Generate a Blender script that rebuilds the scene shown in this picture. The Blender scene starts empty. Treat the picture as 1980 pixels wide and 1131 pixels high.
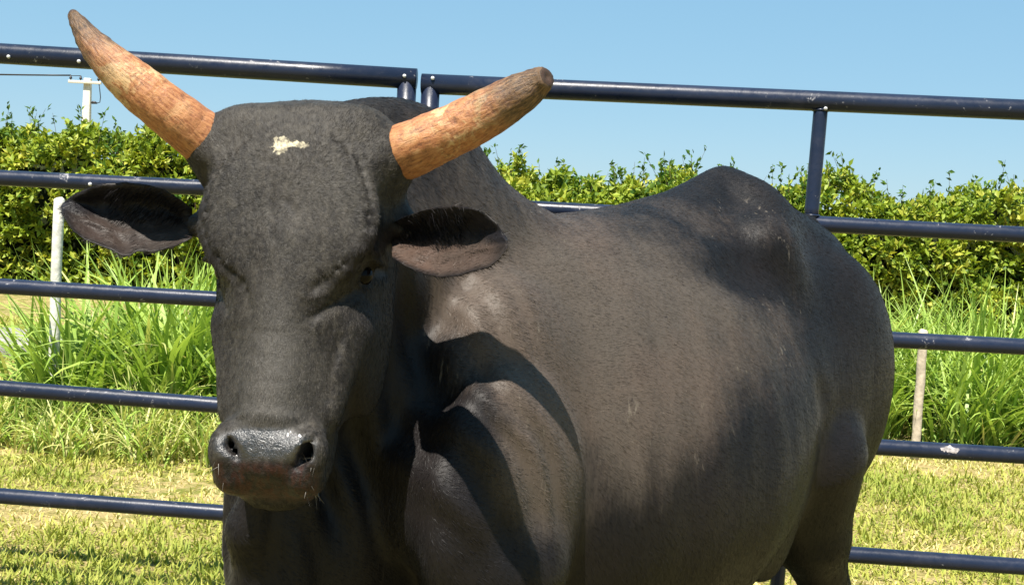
import bpy, bmesh, math, random
import numpy as np
from mathutils import Vector, Matrix
random.seed(7)
RNG = np.random.default_rng(11)
SC = bpy.context.scene
COL = SC.collection

# ------------------------------------------------------------------ camera
FPX, PW, PH = 2400.0, 1980.0, 1131.0
EYE = np.array([0.0, 0.0, 1.4])
PITCH, ROLL = math.radians(3.2), math.radians(3.0)
_f = Vector((0, math.cos(PITCH), -math.sin(PITCH)))
_r0 = Vector((1, 0, 0))
_u0 = _r0.cross(_f)
_r = _r0 * math.cos(ROLL) + _u0 * math.sin(ROLL)
_u = -_r0 * math.sin(ROLL) + _u0 * math.cos(ROLL)
cam = bpy.data.cameras.new('camera')
cam.sensor_width = 36.0
cam.lens = FPX / PW * 36.0
cam.clip_start = 0.05
cam.clip_end = 6000
camo = bpy.data.objects.new('camera', cam)
COL.objects.link(camo)
m = Matrix.Identity(4)
for i in range(3):
    m[i][0], m[i][1], m[i][2], m[i][3] = _r[i], _u[i], -_f[i], EYE[i]
camo.matrix_world = m
cam.dof.use_dof = False
SC.camera = camo
CR, CU, CF = np.array(_r), np.array(_u), np.array(_f)

def W(px, py, d):
    """point of the place at a distance d that the photo shows at (px, py)"""
    return EYE + CR * ((px - PW / 2) / FPX * d) + CU * (-(py - PH / 2) / FPX * d) + CF * d

# ------------------------------------------------------------------ sky and sun
SUN_EL, SUN_AZ = math.radians(63), math.radians(17)     # azimuth: left of straight behind the camera
TO_SUN = Vector((-math.sin(SUN_AZ) * math.cos(SUN_EL), -math.cos(SUN_AZ) * math.cos(SUN_EL), math.sin(SUN_EL)))
world = bpy.data.worlds.new("World")
SC.world = world
world.use_nodes = True
nt = world.node_tree
nt.nodes.clear()
wo = nt.nodes.new('ShaderNodeOutputWorld')
bg = nt.nodes.new('ShaderNodeBackground')
sky = nt.nodes.new('ShaderNodeTexSky')
sky.sky_type = 'NISHITA'
sky.sun_disc = False
sky.sun_elevation = SUN_EL
sky.sun_rotation = math.atan2(TO_SUN.x, TO_SUN.y)
sky.altitude = 0
sky.air_density = 1.0
sky.dust_density = 0.0
sky.ozone_density = 1.0
bg.inputs[1].default_value = 0.076
hsv = nt.nodes.new('ShaderNodeHueSaturation'); hsv.inputs['Hue'].default_value = .50; hsv.inputs['Saturation'].default_value = 1.15
nt.links.new(sky.outputs[0], hsv.inputs['Color']); gm = nt.nodes.new('ShaderNodeGamma'); gm.inputs[1].default_value = .75; nt.links.new(hsv.outputs[0], gm.inputs[0]); 
mxs = nt.nodes.new('ShaderNodeMix'); mxs.data_type = 'RGBA'; mxs.inputs[0].default_value = .58
nt.links.new(gm.outputs[0], mxs.inputs[6]); mxs.inputs[7].default_value = (1.45, 3.25, 4.75, 1)       # clear even blue of a humid tropical sky
nt.links.new(mxs.outputs[2], bg.inputs[0])
nt.links.new(bg.outputs[0], wo.inputs[0])
sun = bpy.data.lights.new('sun', 'SUN')
sun.energy = 5.0
sun.angle = math.radians(0.5)
sun.color = (1.0, 0.94, 0.84)
suno = bpy.data.objects.new('sun', sun)
COL.objects.link(suno)
suno.rotation_euler = (-TO_SUN).to_track_quat('-Z', 'Y').to_euler()
SC.view_settings.view_transform = 'Standard'
SC.view_settings.look = 'None'
SC.view_settings.exposure = 1.3
SC.view_settings.gamma = 1
SC.view_settings.use_curve_mapping = False
SC.render.engine = 'CYCLES'
SC.cycles.max_bounces = 6
SC.cycles.transparent_max_bounces = 4

# ------------------------------------------------------------------ helpers
def tag(o, label=None, cat=None, group=None, kind=None):
    if label: o['label'] = label
    if cat: o['category'] = cat
    if group: o['group'] = group
    if kind: o['kind'] = kind
    return o

def link(name, me, mat=None, parent=None, loc=None):
    o = bpy.data.objects.new(name, me)
    COL.objects.link(o)
    if mat is not None and me is not None:
        for mm in (mat if isinstance(mat, (list, tuple)) else [mat]):
            me.materials.append(mm)
    if parent is not None: o.parent = parent
    if loc is not None: o.location = loc
    return o

def mesh_np(name, V, F, smooth=False, attrs=None):
    """V (n,3); F list of faces or (m,k) int array"""
    me = bpy.data.meshes.new(name)
    V = np.asarray(V, dtype=np.float32)
    F = np.asarray(F, dtype=np.int32)
    k = F.shape[1]
    me.vertices.add(len(V)); me.vertices.foreach_set('co', V.ravel())
    me.loops.add(F.size); me.loops.foreach_set('vertex_index', F.ravel())
    me.polygons.add(len(F))
    me.polygons.foreach_set('loop_start', np.arange(0, F.size, k, dtype=np.int32))
    if smooth: me.polygons.foreach_set('use_smooth', np.ones(len(F), dtype=bool))
    if attrs:
        for an, (typ, arr) in attrs.items():
            a = me.attributes.new(an, typ, 'POINT')
            key = 'vector' if typ == 'FLOAT_VECTOR' else 'value'
            a.data.foreach_set(key, np.asarray(arr, dtype=np.float32).ravel())
    me.update(calc_edges=True)
    return me

class NT:
    def __init__(s, name):
        s.mat = bpy.data.materials.new(name); s.mat.use_nodes = True
        s.t = s.mat.node_tree; s.t.nodes.clear()
        s.out = s.n('ShaderNodeOutputMaterial')
    def n(s, typ, **kw):
        x = s.t.nodes.new(typ)
        for k, v in kw.items(): setattr(x, k, v)
        return x
    def set(s, inp, v):
        if hasattr(v, 'is_output') or isinstance(v, bpy.types.NodeSocket): s.t.links.new(v, inp)
        else:
            if isinstance(v, (tuple, list)) and inp.type == 'RGBA' and len(v) == 3: v = (*v, 1)
            inp.default_value = v
    def noise(s, scale, detail=4, rough=.55, vec=None, dist=0.0):
        x = s.n('ShaderNodeTexNoise'); x.inputs['Scale'].default_value = scale
        x.inputs['Detail'].default_value = detail; x.inputs['Roughness'].default_value = rough
        x.inputs['Distortion'].default_value = dist
        if vec is not None: s.t.links.new(vec, x.inputs['Vector'])
        return x.outputs['Fac']
    def mapr(s, v, a, b, c=0.0, d=1.0):
        x = s.n('ShaderNodeMapRange'); x.interpolation_type = 'SMOOTHSTEP'
        s.set(x.inputs[0], v)
        for i, q in enumerate((a, b, c, d)): x.inputs[i + 1].default_value = q
        return x.outputs[0]
    def math(s, op, a, b=None, c=None, clamp=False):
        x = s.n('ShaderNodeMath', operation=op); x.use_clamp = clamp
        s.set(x.inputs[0], a)
        if b is not None: s.set(x.inputs[1], b)
        if c is not None: s.set(x.inputs[2], c)
        return x.outputs[0]
    def mix(s, f, a, b, mode='MIX'):
        x = s.n('ShaderNodeMix', data_type='RGBA', blend_type=mode)
        s.set(x.inputs[0], f); s.set(x.inputs[6], a); s.set(x.inputs[7], b)
        return x.outputs[2]
    def attr(s, name):
        x = s.n('ShaderNodeAttribute'); x.attribute_name = name
        return x
    def coord(s, which='Object', scale=None, rot=None):
        x = s.n('ShaderNodeTexCoord')
        o = x.outputs[which]
        if scale is not None or rot is not None:
            mp = s.n('ShaderNodeMapping')
            if scale: mp.inputs['Scale'].default_value = scale
            if rot: mp.inputs['Rotation'].default_value = rot
            s.t.links.new(o, mp.inputs[0]); o = mp.outputs[0]
        return o
    def bump(s, h, strength=.3, dist=.01, normal=None):
        x = s.n('ShaderNodeBump'); x.inputs['Strength'].default_value = strength
        x.inputs['Distance'].default_value = dist
        s.set(x.inputs['Height'], h)
        if normal is not None: s.t.links.new(normal, x.inputs['Normal'])
        return x.outputs[0]
    def bsdf(s, col, rough=.6, spec=.4, metal=0.0, normal=None, sheen=None, coat=None, final=True):
        x = s.n('ShaderNodeBsdfPrincipled')
        s.set(x.inputs['Base Color'], col); s.set(x.inputs['Roughness'], rough)
        s.set(x.inputs['Specular IOR Level'], spec); s.set(x.inputs['Metallic'], metal)
        if normal is not None: s.t.links.new(normal, x.inputs['Normal'])
        if sheen is not None:
            s.set(x.inputs['Sheen Weight'], sheen); x.inputs['Sheen Roughness'].default_value = .4
        if coat is not None: s.set(x.inputs['Coat Weight'], coat)
        if final: s.t.links.new(x.outputs[0], s.out.inputs[0])
        return x

def vnoise(P, scale, seed=0):
    """value noise, P (n,3) -> (n,) in -1..1"""
    Q = P * scale
    I = np.floor(Q).astype(np.int64); f = Q - I; f = f * f * (3 - 2 * f)
    def h(i, j, k):
        n = (i * 374761393 + j * 668265263 + k * 2147483647 + seed * 1274126177) & 0xffffffff
        n = ((n ^ (n >> 13)) * 1274126177) & 0xffffffff
        n = n ^ (n >> 16)
        return (n & 0xffff) / 32767.5 - 1
    r = 0
    for dx in (0, 1):
        for dy in (0, 1):
            for dz in (0, 1):
                w = (f[:, 0] if dx else 1 - f[:, 0]) * (f[:, 1] if dy else 1 - f[:, 1]) * (f[:, 2] if dz else 1 - f[:, 2])
                r = r + w * h(I[:, 0] + dx, I[:, 1] + dy, I[:, 2] + dz)
    return r

def sstep(a, b, x):
    t = np.clip((x - a) / (b - a), 0, 1)
    return t * t * (3 - 2 * t)

# ------------------------------------------------------------------ materials of the setting
def mat_ground():
    s = NT('lawn_soil')
    co = s.coord('Object')
    a = s.noise(.7, 5, .6, co); b = s.noise(9, 6, .65, co); c = s.noise(60, 4, .7, co)
    col = s.mix(s.mapr(a, .35, .65), (.15, .17, .03), (.28, .23, .08))
    col = s.mix(s.mapr(b, .42, .58), col, (.40, .31, .14))
    col = s.mix(s.mapr(c, .45, .7, 0, .6), col, (.05, .055, .015))
    s.bsdf(col, .9, .1, normal=s.bump(c, .8, .03))
    return s.mat

def mat_blade(name, c1, c2, dry, sheen=.0, trans=.35, rough=.55):
    s = NT(name)
    r = s.attr('tint').outputs['Fac']; h = s.attr('along').outputs['Fac']
    col = s.mix(s.mapr(r, 0, .7), c1, c2)
    col = s.mix(s.mapr(r, .78, .95), col, dry)
    col = s.mix(s.mapr(h, 0, 1, .0, .45), col, (c2[0] * 1.25, c2[1] * 1.15, c2[2]))
    p = s.bsdf(col, rough, .35, final=False)
    tr = s.n('ShaderNodeBsdfTranslucent')
    s.set(tr.inputs[0], s.mix(1.0, col, (1.0, 1.0, .55), 'MULTIPLY'))
    mx = s.n('ShaderNodeMixShader'); mx.inputs[0].default_value = trans
    s.t.links.new(p.outputs[0], mx.inputs[1]); s.t.links.new(tr.outputs[0], mx.inputs[2])
    s.t.links.new(mx.outputs[0], s.out.inputs[0])
    return s.mat

def blades(base, height, width, yaw, lean, curl, seg=3, tint=None, name='g', fold=0.0):
    """arching grass blades: base (n,3), rest (n,)"""
    n = len(base)
    t = np.linspace(0, 1, seg + 1)
    dx, dy = np.cos(yaw), np.sin(yaw)
    V = np.zeros((n, (seg + 1) * 2, 3)); al = np.zeros((n, (seg + 1) * 2))
    ang = lean[:, None] + curl[:, None] * t[None, :]           # angle from vertical
    step = height[:, None] / seg
    r = np.concatenate([np.zeros((n, 1)), np.cumsum(np.sin((ang[:, 1:] + ang[:, :-1]) / 2) * step, 1)], 1)
    z = np.concatenate([np.zeros((n, 1)), np.cumsum(np.cos((ang[:, 1:] + ang[:, :-1]) / 2) * step, 1)], 1)
    prof = np.array([.6 + .4 * min(1, q * 3) if q < .35 else max(.02, (1 - q) / .65) ** .8 for q in t])
    tw = RNG.uniform(-.9, .9, n)
    for i in range(seg + 1):
        w = width * prof[i] * .5
        sx, sy = -np.sin(yaw + tw * t[i]), np.cos(yaw + tw * t[i])
        cx = base[:, 0] + dx * r[:, i]; cy = base[:, 1] + dy * r[:, i]; cz = base[:, 2] + z[:, i]
        V[:, 2 * i] = np.stack([cx + sx * w, cy + sy * w, cz], 1)
        V[:, 2 * i + 1] = np.stack([cx - sx * w, cy - sy * w, cz + w * fold], 1)
        al[:, 2 * i:2 * i + 2] = t[i]
    k = (seg + 1) * 2
    quad = np.array([[2 * i, 2 * i + 1, 2 * i + 3, 2 * i + 2] for i in range(seg)])
    F = (quad[None] + (np.arange(n) * k)[:, None, None]).reshape(-1, 4)
    tint = RNG.random(n) if tint is None else tint
    return mesh_np(name, V.reshape(-1, 3), F, attrs={'tint': ('FLOAT', np.repeat(tint, k)), 'along': ('FLOAT', al.ravel())})

def ground_z(x, y):
    P = np.stack([np.asarray(x) * 1.0, np.asarray(y) * 1.0, np.zeros_like(x)], -1).reshape(-1, 3)
    return (vnoise(P, .35, 3) * .03 + vnoise(P, 1.3, 5) * .012).reshape(np.shape(x))

# ------------------------------------------------------------------ ground
def build_ground():
    xs = np.concatenate([[-2500, -600, -150, -50], np.linspace(-20, 20, 161), [50, 150, 600, 2500]])
    ys = np.concatenate([[-2500, -300, -30], np.linspace(-6, 30, 145), [60, 150, 600, 2500]])
    X, Y = np.meshgrid(xs, ys)
    Z = ground_z(X, Y)
    Z[(abs(X) > 21) | (Y > 31) | (Y < -7)] = -.02
    V = np.stack([X, Y, Z], -1).reshape(-1, 3)
    nx = len(xs)
    i, j = np.meshgrid(np.arange(nx - 1), np.arange(len(ys) - 1))
    q = (j * nx + i).ravel()
    F = np.stack([q, q + 1, q + nx + 1, q + nx], 1)
    o = link('ground', mesh_np('ground', V, F, True), mat_ground())
    tag(o, 'dry yellow green mown ground under the bull and beyond the rails', kind='structure')
build_ground()

def scatter_lawn():
    n = 390000
    d = 3.6 + (14.5 - 3.6) * RNG.random(n) ** 1.25
    x = (RNG.random(n) - .5) * 2 * (d * .50 + 1.0)
    P = np.stack([x, d, np.zeros(n)], 1)
    patch = vnoise(P, 1.8, 21) * .8 + vnoise(P, 6.0, 22) * .7 - .1
    keep = RNG.random(n) < np.clip(.75 + patch * .5, .3, 1)
    x, d, patch = x[keep], d[keep], patch[keep]; n = len(x)
    z = ground_z(x, d) - .004
    base = np.stack([x, d, z], 1)
    h = RNG.uniform(.02, .07, n) * (1 + .35 * patch)
    flat = RNG.random(n) < .45
    lean = np.where(flat, RNG.uniform(.9, 1.45, n), RNG.uniform(.1, .9, n))
    tint = np.clip(RNG.random(n) * .62 + .29 + np.where(flat, .22, -.05) - patch * .55, 0, 1)
    me = blades(base, h, RNG.uniform(.004, .009, n) * (1 + d / 14), RNG.uniform(0, 6.283, n), lean, RNG.uniform(.1, .9, n), 2, tint, 'lawn')
    o = link('lawn_grass', me, mat_blade('lawn_blade', (.16, .23, .028), (.34, .35, .07), (.68, .55, .26), trans=.3, rough=.7))
    tag(o, 'short yellow green mown lawn with dry straw patches beyond the rails', kind='stuff')
scatter_lawn()

TALL = mat_blade('tall_blade', (.11, .23, .03), (.31, .43, .09), (.55, .50, .22), trans=.35, rough=.42)
def tall_grass(name, label, cx, cy, rx, ry, tufts, hmin, hmax, per=26, dry=.06, wmin=.016, wmax=.034):
    B, H, Wd, Yw, Ln, Cu, T = [], [], [], [], [], [], []
    for _ in range(tufts):
        a = random.random() * 6.283; rr = math.sqrt(random.random())
        tx, ty = cx + rx * rr * math.cos(a), cy + ry * rr * math.sin(a)
        hh = random.uniform(hmin, hmax) * (1 - .3 * rr)
        k = per
        B.append(np.stack([tx + RNG.normal(0, .05, k), ty + RNG.normal(0, .05, k), np.zeros(k)], 1))
        H.append(hh * RNG.uniform(.55, 1.15, k)); Wd.append(RNG.uniform(wmin, wmax, k))
        Yw.append(RNG.uniform(0, 6.283, k)); Ln.append(RNG.uniform(.0, .5, k)); Cu.append(RNG.uniform(.1, 1.0, k) ** 1.0 * 1.9)
        T.append(np.clip(RNG.random(k) * .75 + (RNG.random(k) < dry) * .6, 0, 1))
        k = per // 3                                                       # dry litter at the foot
        B.append(np.stack([tx + RNG.normal(0, .1, k), ty + RNG.normal(0, .1, k), np.zeros(k)], 1))
        H.append(hh * RNG.uniform(.2, .5, k)); Wd.append(RNG.uniform(.006, .014, k))
        Yw.append(RNG.uniform(0, 6.283, k)); Ln.append(RNG.uniform(.3, 1.2, k)); Cu.append(RNG.uniform(.4, 1.6, k)); T.append(RNG.uniform(.7, 1, k))
    B = np.concatenate(B); B[:, 2] = ground_z(B[:, 0], B[:, 1]) - .01
    me = blades(B, np.concatenate(H), np.concatenate(Wd), np.concatenate(Yw), np.concatenate(Ln), np.concatenate(Cu), 7, np.concatenate(T), name, fold=.5)
    o = link(name, me, TALL); tag(o, label, kind='stuff')
    return o
tall_grass('tall_grass', 'clump of long bright green blades left of the bull\'s face', -2.15, 7.9, .95, .7, 80, .95, 1.5, per=28, wmin=.02, wmax=.045)
tall_grass('tall_grass', 'short pale straw coloured tufts in front of the tall green clump', -1.95, 7.0, 1.1, .40, 95, .28, .62, per=22, dry=.85, wmin=.009, wmax=.018)
tall_grass('tall_grass', 'dense band of arching green grass right of the bull\'s rump', 3.4, 9.6, 1.9, 1.0, 190, 1.0, 1.5, per=30)
tall_grass('tall_grass', 'band of arching green grass hidden behind the bull', .6, 10.4, 1.5, .7, 60, .7, 1.1, per=22)

# ------------------------------------------------------------------ hedge
def mat_leaf():
    s = NT('hedge_leaf')
    r = s.attr('tint').outputs['Fac']
    col = s.mix(s.mapr(r, 0, .6), (.035, .095, .010), (.22, .29, .025))
    col = s.mix(s.mapr(r, .6, 1), col, (.42, .42, .06))
    p = s.bsdf(col, .5, .3, final=False)
    tr = s.n('ShaderNodeBsdfTranslucent'); s.set(tr.inputs[0], s.mix(1.0, col, (1, 1, .5), 'MULTIPLY'))
    mx = s.n('ShaderNodeMixShader'); mx.inputs[0].default_value = .3
    s.t.links.new(p.outputs[0], mx.inputs[1]); s.t.links.new(tr.outputs[0], mx.inputs[2])
    s.t.links.new(mx.outputs[0], s.out.inputs[0])
    return s.mat
LEAF = mat_leaf()
def mat_simple(name, col, rough=.7, spec=.3, nscale=30, var=.5, bump=.3):
    s = NT(name)
    co = s.coord('Object')
    f = s.noise(nscale, 5, .6, co)
    c2 = tuple(c * (1 - var) for c in col)
    s.bsdf(s.mix(s.mapr(f, .3, .7), c2, col), rough, spec, normal=s.bump(f, bump, .01))
    return s.mat
TWIG = mat_simple('twig_bark', (.10, .07, .045), .8)

def tube_np(pts, rad, sides=8, cap=True):
    pts = np.asarray(pts, float); rad = np.broadcast_to(rad, (len(pts),))
    V, F = [], []
    T = np.gradient(pts, axis=0); T /= np.linalg.norm(T, axis=1)[:, None] + 1e-9
    ref = np.array([0, 0, 1.0]) if abs(T[0][2]) < .9 else np.array([1.0, 0, 0])
    n = np.cross(T[0], ref); n /= np.linalg.norm(n)
    for i, p in enumerate(pts):
        n = n - T[i] * n.dot(T[i]); n /= np.linalg.norm(n); b = np.cross(T[i], n)
        a = np.linspace(0, 2 * np.pi, sides, endpoint=False)
        V.append(p + rad[i] * (np.cos(a)[:, None] * n + np.sin(a)[:, None] * b))
    for i in range(len(pts) - 1):
        for k in range(sides):
            F.append([i * sides + k, i * sides + (k + 1) % sides, (i + 1) * sides + (k + 1) % sides, (i + 1) * sides + k])
    V = np.concatenate(V)
    if cap:
        c0, c1 = len(V), len(V) + 1
        V = np.concatenate([V, pts[:1], pts[-1:]])
        e = (len(pts) - 1) * sides
        for k in range(0, sides, 2):
            F.append([c0, (k + 2) % sides, (k + 1) % sides, k])
            F.append([c1, e + k, e + (k + 1) % sides, e + (k + 2) % sides])
    return V, np.array(F)

def join_np(parts):
    V, F, o = [], [], 0
    for v, f in parts:
        V.append(v); F.append(f + o); o += len(v)
    return np.concatenate(V), np.concatenate(F)

def shrub(x0, x1, y0, hfun, label, seed, dens=190, depth=1.3):
    rg = np.random.default_rng(seed)
    root = link('hedge_shrub', None, loc=((x0 + x1) / 2, y0, 0))
    tag(root, label, 'shrub', 'leafy shrubs of the hedge behind the fence')
    L = x1 - x0
    n = int(dens * L * 2.1)
    # shoots on a lumpy shell
    sx = rg.uniform(x0 - .15, x1 + .15, n)
    top = hfun(sx)
    P2 = np.stack([sx, np.zeros(n), np.zeros(n)], 1)
    q = rg.random(n)
    ang = rg.uniform(0, np.pi * .62, n)                     # 0 = front foot .. over the top
    sz = np.where(ang < 1.0, top * (.02 + .88 * ang), top * (.9 + .1 * np.sin((ang - 1.0) * 2)))
    sy = y0 + np.where(ang < 1.0, -.08 * np.sin(ang * 3), (ang - 1.0) / .95 * depth)
    lump = vnoise(np.stack([sx, sz * 1.2, sy], 1), 1.7, seed) * .32 + vnoise(np.stack([sx, sz, sy], 1), 4.5, seed + 1) * .10
    sy = sy - lump * (ang < 1.15) + rg.exponential(.12, n)
    sz = sz + lump * .8 * (ang > .8)
    sprig = (rg.random(n) < .06) & (ang > .85)
    per = 13
    S = np.stack([sx, sy, sz], 1)
    out = np.stack([rg.normal(0, .35, n), -np.cos(ang * .8) - .2, .35 + np.sin(ang)], 1)
    out[sprig] = np.stack([rg.normal(0, .3, sprig.sum()), rg.normal(0, .3, sprig.sum()), np.full(sprig.sum(), 1.0)], 1)
    out /= np.linalg.norm(out, axis=1)[:, None]
    slen = np.where(sprig, rg.uniform(.25, .75, n), rg.uniform(.12, .3, n))
    tt = rg.random((n, per)) ** .8
    base = S[:, None] + out[:, None] * (tt * slen[:, None])[..., None] + rg.normal(0, .018, (n, per, 3))
    base[..., 2] = np.maximum(base[..., 2], .05)
    d = out[:, None] * .5 + rg.normal(0, .75, (n, per, 3)); d[..., 2] += .1
    d /= np.linalg.norm(d, axis=2)[..., None]
    nn = rg.normal(0, .55, (n, per, 3)) + np.array([-.1, -.35, .75])
    sd = np.cross(d, nn); sd /= np.linalg.norm(sd, axis=2)[..., None] + 1e-9
    up = np.cross(sd, d)
    ln = rg.uniform(.08, .15, (n, per, 1)) * np.where(sprig, .8, 1.0)[:, None, None]; wd = ln * rg.uniform(.22, .30, (n, per, 1))
    a = base; b = base + d * ln * .45 + sd * wd + up * wd * .35; c = base + d * ln - up * ln * .12; e = base + d * ln * .45 - sd * wd + up * wd * .35
    V = np.stack([a, b, c, e], 2).reshape(-1, 3)
    N = n * per
    o4 = (np.arange(N) * 4)[:, None]
    F = np.concatenate([o4 + [[0, 2, 1]], o4 + [[0, 3, 2]]])
    tint = np.clip(rg.random((n, per)) * .55 + (vnoise(S, 2.2, seed + 3) * .3 + .3)[:, None] + rg.normal(0, .1, (n, 1)), 0, 1)
    tint = np.where(sprig[:, None], tint * .25, tint)
    loc = np.array(root.location)
    fo = link('foliage', mesh_np('foliage', V - loc, F, attrs={'tint': ('FLOAT', np.repeat(tint.ravel(), 4))}), LEAF, root)
    fo['kind'] = 'stuff'
    # stems: several woody trunks forking upward, kept inside the leaves
    k = max(3, int(L / .8))
    for i in range(k):
        bx = x0 + L * (i + .5) / k + rg.uniform(-.15, .15)
        h = float(hfun(np.array([bx]))[0])
        st = []
        for j in range(4):
            p = [np.array([bx + rg.normal(0, .04), y0 + .45 + rg.normal(0, .04), -.03])]
            dx, dy = rg.normal(0, .18), rg.normal(0, .12)
            for q_ in range(4):
                p.append(p[-1] + np.array([dx + rg.normal(0, .05), dy + rg.normal(0, .05), h * .205]))
            st.append(tube_np(p, [.03, .025, .018, .012, .006], 5, False))
        # twigs carrying the sprigs
        V, F = join_np(st)
        link('stem', mesh_np('stem', V - loc, F, True), TWIG, root)
    sp = np.where(sprig)[0][:200]
    if len(sp):
        V, F = join_np([tube_np([S[i] - out[i] * .25, S[i] + out[i] * slen[i]], [.006, .002], 4, False) for i in sp])
        tw = link('twig', mesh_np('twig', V - loc, F), TWIG, root); tw['kind'] = 'stuff'
    # added dark core sheet that closes see-through gaps behind the leaves
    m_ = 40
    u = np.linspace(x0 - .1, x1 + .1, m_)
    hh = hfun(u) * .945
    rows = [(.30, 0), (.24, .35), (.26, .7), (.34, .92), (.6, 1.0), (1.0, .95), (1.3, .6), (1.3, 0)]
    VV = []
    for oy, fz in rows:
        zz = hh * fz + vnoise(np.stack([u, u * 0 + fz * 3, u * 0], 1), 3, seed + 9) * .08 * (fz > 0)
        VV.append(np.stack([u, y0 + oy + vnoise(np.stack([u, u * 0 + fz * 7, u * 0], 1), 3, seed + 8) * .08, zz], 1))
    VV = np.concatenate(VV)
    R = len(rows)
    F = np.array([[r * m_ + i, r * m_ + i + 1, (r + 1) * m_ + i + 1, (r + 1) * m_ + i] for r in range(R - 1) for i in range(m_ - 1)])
    link('dark_core', mesh_np('dark_core', VV - loc, F, True), INNER, root)
INNER = mat_simple('dark_core', (.022, .030, .010), .9, .1, 25, .7, 1.0)

def hf(knots):
    kx = [k[0] for k in knots]; ky = [k[1] for k in knots]
    def f(x):
        x = np.asarray(x, float)
        return np.interp(x, kx, ky) + vnoise(np.stack([x, x * 0, x * 0], -1), 2.3, 5) * .07 + vnoise(np.stack([x, x * 0, x * 0], -1), 6.3, 6) * .10
    return f
def top_from_px(pts, d):
    return hf([((px - 990) / FPX * d, W(px, py, d)[2]) for px, py in pts])
HD = 18.2
tops = top_from_px([(-500, 268), (0, 278), (60, 292), (130, 288), (200, 300), (255, 262), (320, 285), (380, 315), (480, 330), (900, 325),
                    (950, 338), (1000, 362), (1060, 382), (1150, 392), (1230, 362), (1330, 355), (1440, 388), (1520, 384), (1560, 386), (1640, 380),
                    (1700, 412), (1760, 442), (1830, 420), (1900, 404), (1980, 398), (2400, 405)], HD)
X_ = lambda px: (px - 990) / FPX * HD
for i, (a, b, lb, y) in enumerate([(-520, -40, 'leafy green shrub cut off by the left edge of the photo', HD + .3),
        (-40, 215, 'yellow green shrub in front of the utility pole', HD),
        (215, 480, 'taller bushy shrub between the pole and the bull\'s left horn', HD + .15),
        (480, 860, 'shrub hidden behind the bull\'s head', HD + .3),
        (860, 1130, 'shrub with thin upright sprigs right of the hump', HD + .2),
        (1130, 1440, 'low shrub seen over the bull\'s back', HD),
        (1440, 1750, 'shrub behind the short upright of the right panel', HD + .1),
        (1750, 2060, 'rightmost yellow green shrub in view', HD - .05),
        (2060, 2420, 'shrub just beyond the right edge of the photo', HD + .2)]):
    shrub(X_(a), X_(b), y, tops, lb, 100 + i * 7)

# ------------------------------------------------------------------ utility pole, wire, posts, slab
CONC = mat_simple('pale_concrete', (.62, .58, .50), .85, .2, 12, .25, .4)
WHITEW = mat_simple('whitewashed_wood', (.66, .64, .58), .85, .2, 22, .35, .6)
GREYC = mat_simple('grey_concrete', (.30, .28, .26), .9, .2, 9, .35, .8)
BLACKP = mat_simple('black_plastic', (.02, .02, .025), .5, .4)
def box_np(c, s, taper=1.0, ax=None):
    x, y, z = np.array(s) / 2
    V = np.array([[sx * x * (taper if sz > 0 else 1), sy * y * (taper if sz > 0 else 1), sz * z] for sz in (-1, 1) for sx, sy in ((-1, -1), (1, -1), (1, 1), (-1, 1))], float)
    if ax is not None: V = V @ np.asarray(ax).T
    V = V + np.array(c)
    F = np.array([[3, 2, 1, 0], [4, 5, 6, 7], [0, 1, 5, 4], [1, 2, 6, 5], [2, 3, 7, 6], [3, 0, 4, 7]])
    return V, F
def mobj(name, parts, mat, parent=None, bevel=0.0, smooth=False, org=None):
    V, F = join_np(parts)
    if org is not None: V = V - np.asarray(org)
    o = link(name, mesh_np(name, V, F, smooth), mat, parent)
    if bevel:
        b = o.modifiers.new('bevel', 'BEVEL'); b.width = bevel; b.segments = 2
    return o
PD = 50.0
top = W(170, 152, PD); px_, py_ = top[0], top[1]
pole = tag(link('utility_pole', None, loc=(px_, py_, 0)), 'pale concrete utility pole rising behind the hedge by the left horn', 'utility pole')
mobj('shaft', [box_np((0, 0, top[2] / 2), (.40, .34, top[2]), .68)], CONC, pole, .03)
mobj('crossarm', [box_np((-.05, -.2, top[2] - .18), (1.32, .1, .11))], CONC, pole, .01)
for ix in (-.62, -.22, .5):
    V, F = tube_np([(ix - .0, -.2, top[2] - .13 + z) for z in (0, .05, .06, .12, .13, .19, .2)], [.02, .02, .055, .055, .035, .035, .015], 10)
    link('insulator', mesh_np('insulator', V, F, True), BLACKP, pole)
z0 = top[2]
V, F = tube_np([(.52, -.2, z0 - .2), (.56, -.2, z0 - .45), (.60, -.2, z0 - .75), (.58, -.2, z0 - .95), (.40, -.2, z0 - 1.0)], .018, 6)
link('drop_cable', mesh_np('drop_cable', V, F, True), BLACKP, pole)
V, F = tube_np([(.22, -.2, z0 - .99), (.28, -.2, z0 - .97), (.40, -.2, z0 - .97), (.48, -.2, z0 - 1.0)], [.03, .06, .055, .02], 8)
link('cable_fuse', mesh_np('cable_fuse', V, F, True), BLACKP, pole)
for k, (dz, ix, lb) in enumerate([(0.07, -.62, 'thin dark overhead wire running from the pole out to the left'), (.07, -.22, 'second dark overhead wire just behind the first')]):
    pts = [(px_ + ix - t * 26, py_ - .2 + t * (3.0 + k * .8), z0 + dz + .35 * t - 4 * .30 * t * (1 - t)) for t in np.linspace(0, 1, 24)]
    V, F = tube_np(pts, .028 if k == 0 else .016, 6)
    tag(link('overhead_wire', mesh_np('overhead_wire', V, F, True), BLACKP), lb, 'wire')

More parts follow.
